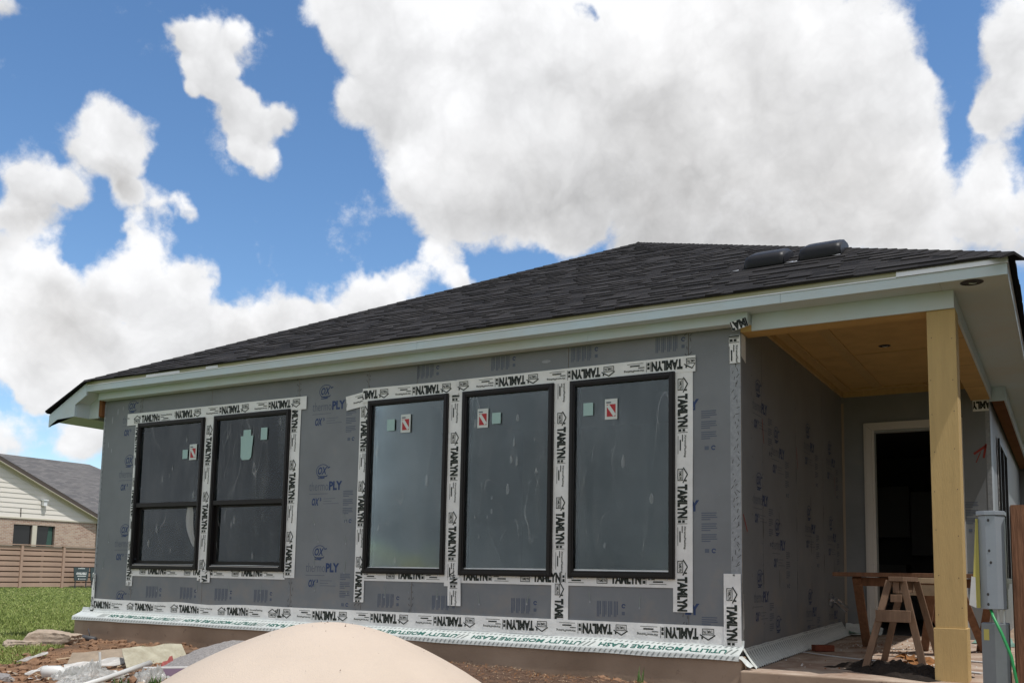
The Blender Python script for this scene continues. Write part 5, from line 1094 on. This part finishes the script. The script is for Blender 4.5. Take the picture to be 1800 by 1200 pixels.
crumple('plastic_sheet', -4.40, -2.33, gz - .03, .26, .30, .15, 'crumpled clear plastic beside the purple board', 'poly_sheet', 5)
crumple('plastic_sheet', -4.50, -2.92, gz - .02, .30, .40, .08, 'crumpled whitish plastic at the bottom picture edge', 'poly_sheet', 7)
mb = MB(); mb.tube([(-.09, -.06, .055), (-.08, -.05, .06), (.02, .03, .06), (.05, .06, .045), (.06, .07, .03)], [.025, .052, .055, .04, .02], 12); o = mb.build('plastic_jug', 'plastic_white', smooth=True); o.location = (-5.08, -2.74, gz - .02); tag(o, 'white plastic jug lying on its side by the green bottle', 'jug')
mb = MB(); mb.tube([(.01, -.03, .045), (.0, .0, .045), (-.05, .10, .05), (-.07, .14, .05), (-.09, .18, .05)], [.034, .036, .034, .016, .014], 12); o = mb.build('glass_bottle', 'bottle_green', smooth=True); o.location = (-5.03, -2.62, gz - .02); tag(o, 'green bottle lying end-on beside the white jug', 'bottle')
mb = MB(); mb.grid(14, 12, lambda u, v: ((u - .5) * .16, (v - .5) * .20, .11 * (math.sin(math.pi * u) * math.sin(math.pi * v)) ** .5 * (.4 + .7 * abs(wob(u * 7, v * 7, 3, 2))))); o = mb.build('rag', 'rag_red'); o.location = (-4.92, -1.68, gz - .01); tag(o, 'faded red rag behind the purple board', 'rag')
mb = MB(); mb.tube([(0, 0, 0), (.25, .06, .03), (.5, .10, .01)], .035, 8); mb.tube([(.42, .09, .02), (.38, .08, .14)], .006, 5); o = mb.build('drain_pipe', 'pipe_dark', smooth=True); o.location = (-8.42, -.42, -.26); tag(o, 'dark drain pipe end at the left foot of the slab', 'pipe')
mb = MB(); rl = random.Random(55)
for _ in range(520):
    t_ = rl.random(); x, y = -4.4 - 1.25 * t_ + rl.gauss(0, .22), -2.75 + 1.5 * t_ * rl.random() + rl.gauss(0, .22)
    if dirt_amount(x, y) < .3: continue
    a_ = rl.uniform(0, 6.28); l_ = .008 + .05 * rl.random() ** 3; w_ = l_ * rl.uniform(.2, .7); p_ = Vector((x, y, ground_z(x, y) + rl.uniform(.004, .03))); d_ = Vector((math.cos(a_) * l_, math.sin(a_) * l_, rl.uniform(-.3, .5) * l_)); e_ = Vector((-math.sin(a_) * w_, math.cos(a_) * w_, rl.uniform(-.2, .6) * w_))
    mb.add([p_ - d_ - e_, p_ + d_ - e_ * .6, p_ + d_ * .8 + e_, p_ - d_ * .7 + e_], [(0, 1, 2, 3)], rl.choice((0, 0, 1, 2, 3)))
o = mb.build('litter', ['paper_white', 'plaster_board', 'pale_wood', 'ply_grey']); o['kind'] = 'stuff'; tag(o, 'fine white and tan building litter strewn over the dirt', 'litter')
r = random.Random(77)
cols = ['pale_wood', 'paper_white', 'pale_wood', 'concrete_chunk']
for k in range(26):
    t = k / 26; q_ = r.random(); x = -4.72 - .5 * q_ + r.gauss(0, .07); y = -1.66 + .6 * q_ + r.gauss(0, .10)
    a = r.uniform(0, 3.14); L_ = r.uniform(.04, .12); w_ = r.uniform(.015, .035); mb = MB(); mb.bar((-math.cos(a) * L_, -math.sin(a) * L_, 0), (math.cos(a) * L_, math.sin(a) * L_, r.uniform(-.02, .03)), w_, .012)
    o = mb.build('wood_offcut', cols[k % 4]); o.location = (x, y, ground_z(x, y) + .035 + r.uniform(0, .03)); tag(o, 'small pale offcut in the litter between board scrap and sand heap', 'offcut', 'pale offcuts beside the gravel')

# ------------------------------------------------------------------ porch clutter
def F(x, y, dz=0.0): return (x, y, floor_z(y) + dz)
t = thing('sawhorse', 'brown timber sawhorse with cross brace standing in dark soil on the porch', 'sawhorse', F(1.12, .34))
b0 = Vector(F(1.12, .34))
def leg(a, b, par, m='sawn_wood', w=.054, h=.034, name='leg'):
    a = Vector(a) - par.location; b = Vector(b) - par.location
    return MB().bar(a, b, w, h, (0, 1, 0)).build(name, m, par, bevel=.003)
leg(F(.905, .30, .0), (1.09, .43, .63), t); leg(F(1.345, .40, .0), (1.19, .45, .63), t)
leg(F(.90, 1.28, .0), (1.09, 1.16, .63), t); leg(F(1.36, 1.28, .0), (1.20, 1.16, .63), t)
MB().box(.99 - 1.12, 1.255 - 1.12, .345 - .34, .37 - .34, .30 - b0.z, .395 - b0.z).build('cross_brace', 'sawn_wood', t, bevel=.003)
MB().box(1.105 - 1.12, 1.19 - 1.12, .36 - .34, .40 - .34, .46 - b0.z, .52 - b0.z).build('cleat', 'sawn_wood', t, bevel=.003)
MB().box(1.118 - 1.12, 1.166 - 1.12, .41 - .34, 1.25 - .34, .53 - b0.z, .625 - b0.z).build('top_rail', 'sawn_wood', t, bevel=.003)
MB().box(1.09 - 1.12, 1.20 - 1.12, .38 - .34, 1.28 - .34, .626 - b0.z, .664 - b0.z).build('top_board', 'sawn_wood', t, bevel=.003)
# trestle behind it and the long plank lying over both
t2 = thing('sawhorse', 'reddish timber trestle with leaning legs behind the soil-footed sawhorse', 'sawhorse', F(1.0, 2.3))
leg(F(.52, 2.62, .0), (.54, 2.02, .66), t2, 'sawn_red', .085, .04); leg(F(1.09, 2.45, .0), (1.24, 2.0, .62), t2, 'sawn_red', .075, .04); leg(F(1.30, 2.75, .0), (1.08, 2.35, .62), t2, 'sawn_red', .075, .04)
leg(F(1.62, 2.62, .0), (1.44, 2.02, .66), t2, 'sawn_red', .07, .04); leg(F(1.57, 2.75, .0), (1.72, 2.3, .60), t2, 'sawn_red', .07, .04)
MB().box(.50 - 1.0, 1.74 - 1.0, 2.06 - 2.3, 2.10 - 2.3, .575 - t2.location.z, .66 - t2.location.z).build('top_rail', 'sawn_red', t2, bevel=.003)
MB().box(1.0 - 1.0, 1.42 - 1.0, 1.62 - 2.3, 1.66 - 2.3, .50 - t2.location.z, .60 - t2.location.z).build('cleat', 'pale_wood', t2, bevel=.003)
o = MB().box(0, 1.36, 0, .24, 0, .04).build('plank', 'sawn_red', bevel=.003); o.location = (.335, 1.88, .667); tag(o, 'long reddish plank lying across the sawhorses', 'plank')
o = MB().box(0, .46, 0, .09, 0, .05).build('timber_offcut', 'pale_wood', bevel=.003); o.location = (1.09, 1.60, .612); tag(o, 'pale timber offcut laid under the reddish plank', 'timber')
def soil(u, v):
    e = max(0, math.sin(math.pi * u) * math.sin(math.pi * v)); k = wob(u * 5.5, v * 3.6, 6, 1.5); k2 = wob(u * 17, v * 12, 2, 1.6)
    return ((u - .5) * 1.15 + .02 * k2, (v - .5) * .62, max(-.012, .115 * (e ** .5) * (.62 + .75 * k) + .022 * k2 * e - .022))
mb = MB(); mb.grid(90, 50, soil)
o = mb.build('soil_heap', 'soil_black', smooth=False); o.location = F(1.10, .44, .006); o.rotation_euler = (0, 0, -.55); tag(o, 'heap of damp black soil around the sawhorse feet', 'soil')
o = MB().box(-.1, .1, -.045, .045, 0, .06).build('brick', 'brick_red', bevel=.004); o.location = F(.25, 1.80, .004); o.rotation_euler = (0, 0, .7); o['label'] = 'single red brick lying on the porch floor by the ribbed strip'; o['category'] = 'brick'
mb = MB(); mb.tube([(.05, 1.62, floor_z(1.62) + .008), (.35, 1.38, floor_z(1.4) + .008), (.66, 1.22, floor_z(1.2) + .008), (.85, 1.15, floor_z(1.15) + .008)], .006, 6); o = mb.build('wire', 'drip_metal'); tag(o, 'pale wire lying across the porch floor', 'wire')
sheet('wood_lath', [F(1.02, .95, .012), F(1.72, .62, .012), F(1.74, .67, .012), F(1.04, 1.0, .012)], 'white lath on the floor behind the soil heap', 'lath', 'paper_white', .008, .0)
sheet('wood_lath', [F(1.45, 1.60, .012), F(1.90, 1.45, .012), F(1.91, 1.50, .012), F(1.46, 1.65, .012)], 'white lath on the floor behind the yellow column', 'lath', 'paper_white', .008, .0)
r = random.Random(12)
for k in range(9):
    x, y = 1.05 + r.uniform(0, .28), .95 + r.uniform(-.12, .18); a = r.uniform(0, 3)
    mb = MB(); mb.grid(4, 3, lambda u, v: ((u - .5) * .13, (v - .5) * .07, .03 * math.sin(u * 3.1) * (1 + .4 * math.sin(v * 5 + k)))); o = mb.build('dry_leaf', 'leaf_dry'); o.location = F(x, y, .012 + .006 * k); o.rotation_euler = (r.uniform(-.3, .3), r.uniform(-.3, .3), a); tag(o, 'curled brown wrapper scrap on the porch floor behind the soil', 'scrap', 'brown scraps on the porch')
mb = MB()
for k in range(420):
    x, y = r.uniform(.15, 1.85), r.uniform(.2, 3.9)
    if r.random() < .5: x, y = r.gauss(.75, .25), r.gauss(2.6, .4)
    if not (.14 < x < 1.9 and 0 < y < 4): continue
    s = r.uniform(.004, .014); p = Vector(F(x, y, .001)); mb.add([p + Vector((s, 0, 0)), p + Vector((-s * .6, s, 0)), p + Vector((-s * .5, -s, 0)), p + Vector((0, 0, s))], [(0, 1, 3), (1, 2, 3), (2, 0, 3)], r.choice((0, 1, 1, 2)))
o = mb.build('floor_debris', ['paper_white', 'concrete_chunk', 'raw_wood']); o['kind'] = 'stuff'; tag(o, 'crumbs of mortar and chips scattered over the porch floor', 'debris')
sheet('plastic_wrap', [F(1.42, 3.62, .01), F(1.86, 3.35, .01), F(1.80, 3.75, .06), F(1.5, 3.95, .08)], 'pale green plastic wrap on the floor at the back right of the porch', 'wrap', 'green_poly', .004, .04)

# ------------------------------------------------------------------ temporary power pole
PX, PY = 2.013, -2.36; gz0 = ground_z(PX, PY)
rz = 0.0
pb = thing('meter_pedestal', 'grey steel meter box on a pedestal with a green wire beside the porch', 'meter box', (PX, PY, gz0 - .02), rz)
zz = lambda z: z - (gz0 - .02)
oct_ = [(-.048, -.03), (-.014, -.062), (.032, -.062), (.070, -.02), (.070, .10), (-.048, .10)]
MB().prism([(x, y, zz(.495)) for x, y in oct_], (0, 0, .475)).build('enclosure', 'steel_grey', pb, bevel=.003)
MB().prism([(x * 1.12 - .004, y * 1.1, zz(.971)) for x, y in oct_], (0, 0, .022)).build('cover', 'steel_grey', pb, bevel=.002)
MB().prism([(-.050, -.036, zz(.50)), (-.066, -.05, zz(.50)), (-.078, -.05, zz(.66)), (-.060, -.045, zz(.955)), (-.050, -.034, zz(.955))], (.0, .012, 0)).build('open_door', 'yellow_label', pb)
MB().prism([(-.100, -.06, zz(.515)), (-.068, -.058, zz(.50)), (-.068, -.055, zz(.655)), (-.086, -.057, zz(.66))], (.0, .004, 0)).build('paper_tag', 'paper_white', pb)
m = MB()
for x, y, z in ((.0, -.0635, .945), (.0, -.0635, .79), (.006, -.0635, .73), (-.012, -.0635, .57), (-.012, -.0635, .52)): m.add([(x + .006 * math.cos(q), y, zz(z) + .008 * math.sin(q)) for q in np.linspace(0, 6.283, 8, endpoint=False)], [tuple(range(8))])
m.build('knockouts', 'staple', pb, kind='stuff')
ped = [(-.050, -.04), (.012, -.058), (.075, -.03), (.075, .08), (-.050, .08)]
MB().prism([(x, y, 0) for x, y in ped], (0, 0, zz(.425))).build('pedestal', 'steel_dark', pb, bevel=.003)
d_ = Vector((.062, -.018, 0)).normalized(); n_ = Vector((-.018, -.062, 0)).normalized()
lp = Vector((-.050, -.04, zz(.34))) + d_ * .012 + n_ * .001; MB().add([lp, lp + d_ * .026, lp + d_ * .026 + Vector((0, 0, .055)), lp + Vector((0, 0, .055))], [(0, 1, 2, 3)]).build('yellow_sticker', 'yellow_label', pb)
for x in (.030, .055): MB().tube([(x, -.01, zz(.42)), (x, -.012, zz(.497))], .006, 6).build('conduit', 'plastic_white', pb)
MB().tube([(-.005, -.03, zz(.50)), (.008, -.07, zz(.46)), (.045, -.10, zz(.38)), (.085, -.12, zz(.27)), (.105, -.13, zz(.15)), (.108, -.13, zz(.0)), (.10, -.12, 0)], .0075, 8).build('green_wire', 'green_wire', pb, smooth=True)
mb = MB(); n = 24
def post(u, v):
    a = u * 4; i = int(a) % 4; tt = a - int(a); cs = [(-.072, -.07), (.072, -.07), (.072, .07), (-.072, .07)]; p, q = cs[i], cs[(i + 1) % 4]
    x, y = p[0] + (q[0] - p[0]) * tt, p[1] + (q[1] - p[1]) * tt; k = 1 + .03 * wob(u * 5, v * 2, 3, 1.5); return (x * k, y * k, 1.42 * v)
mb.grid(32, 20, post); mb.add([(-.072, -.07, 1.42), (.072, -.07, 1.42), (.072, .07, 1.42), (-.072, .07, 1.42)], [(0, 1, 2, 3)])
o = mb.build('timber_post', 'post_wood'); o.location = (PX + .170, PY + .03, gz0 - .06); o.rotation_euler = (0, 0, .08); tag(o, 'rough reddish-brown timber post beside the grey meter box', 'post')

# ------------------------------------------------------------------ added house out of view, blocks sky light to darken the porch
shade_house = thing('other_house', 'unseen two-storey tan brick house added to keep the porch dark', 'house', (5.6, -4.5, -.35))
MB().box(0, 9.5, 0, 17, 0, 5.65).build('brick_wall', 'far_brick', shade_house)
m = MB(); m.add([(-.45, -.45, 5.6), (9.95, -.45, 5.6), (9.95, 17.45, 5.6), (-.45, 17.45, 5.6), (4.75, 4.75, 8.2), (4.75, 12.25, 8.2)], [(0, 1, 4), (1, 2, 5, 4), (2, 3, 5), (3, 0, 4, 5), (3, 2, 1, 0)]); m.build('roof', 'far_shingle', shade_house)
MB().box(-.47, -.43, -.45, 17.45, 5.48, 5.66).build('fascia_board', 'eave_brown', shade_house)
for y0 in (3.0, 8.5, 12.5):
    w = MB().box(-.03, .02, y0, y0 + 1.0, .9, 2.4).build('window', 'eave_brown', shade_house); MB().box(-.036, -.031, y0 + .06, y0 + .94, .96, 2.34).build('glass_pane', 'glass_dark', w)
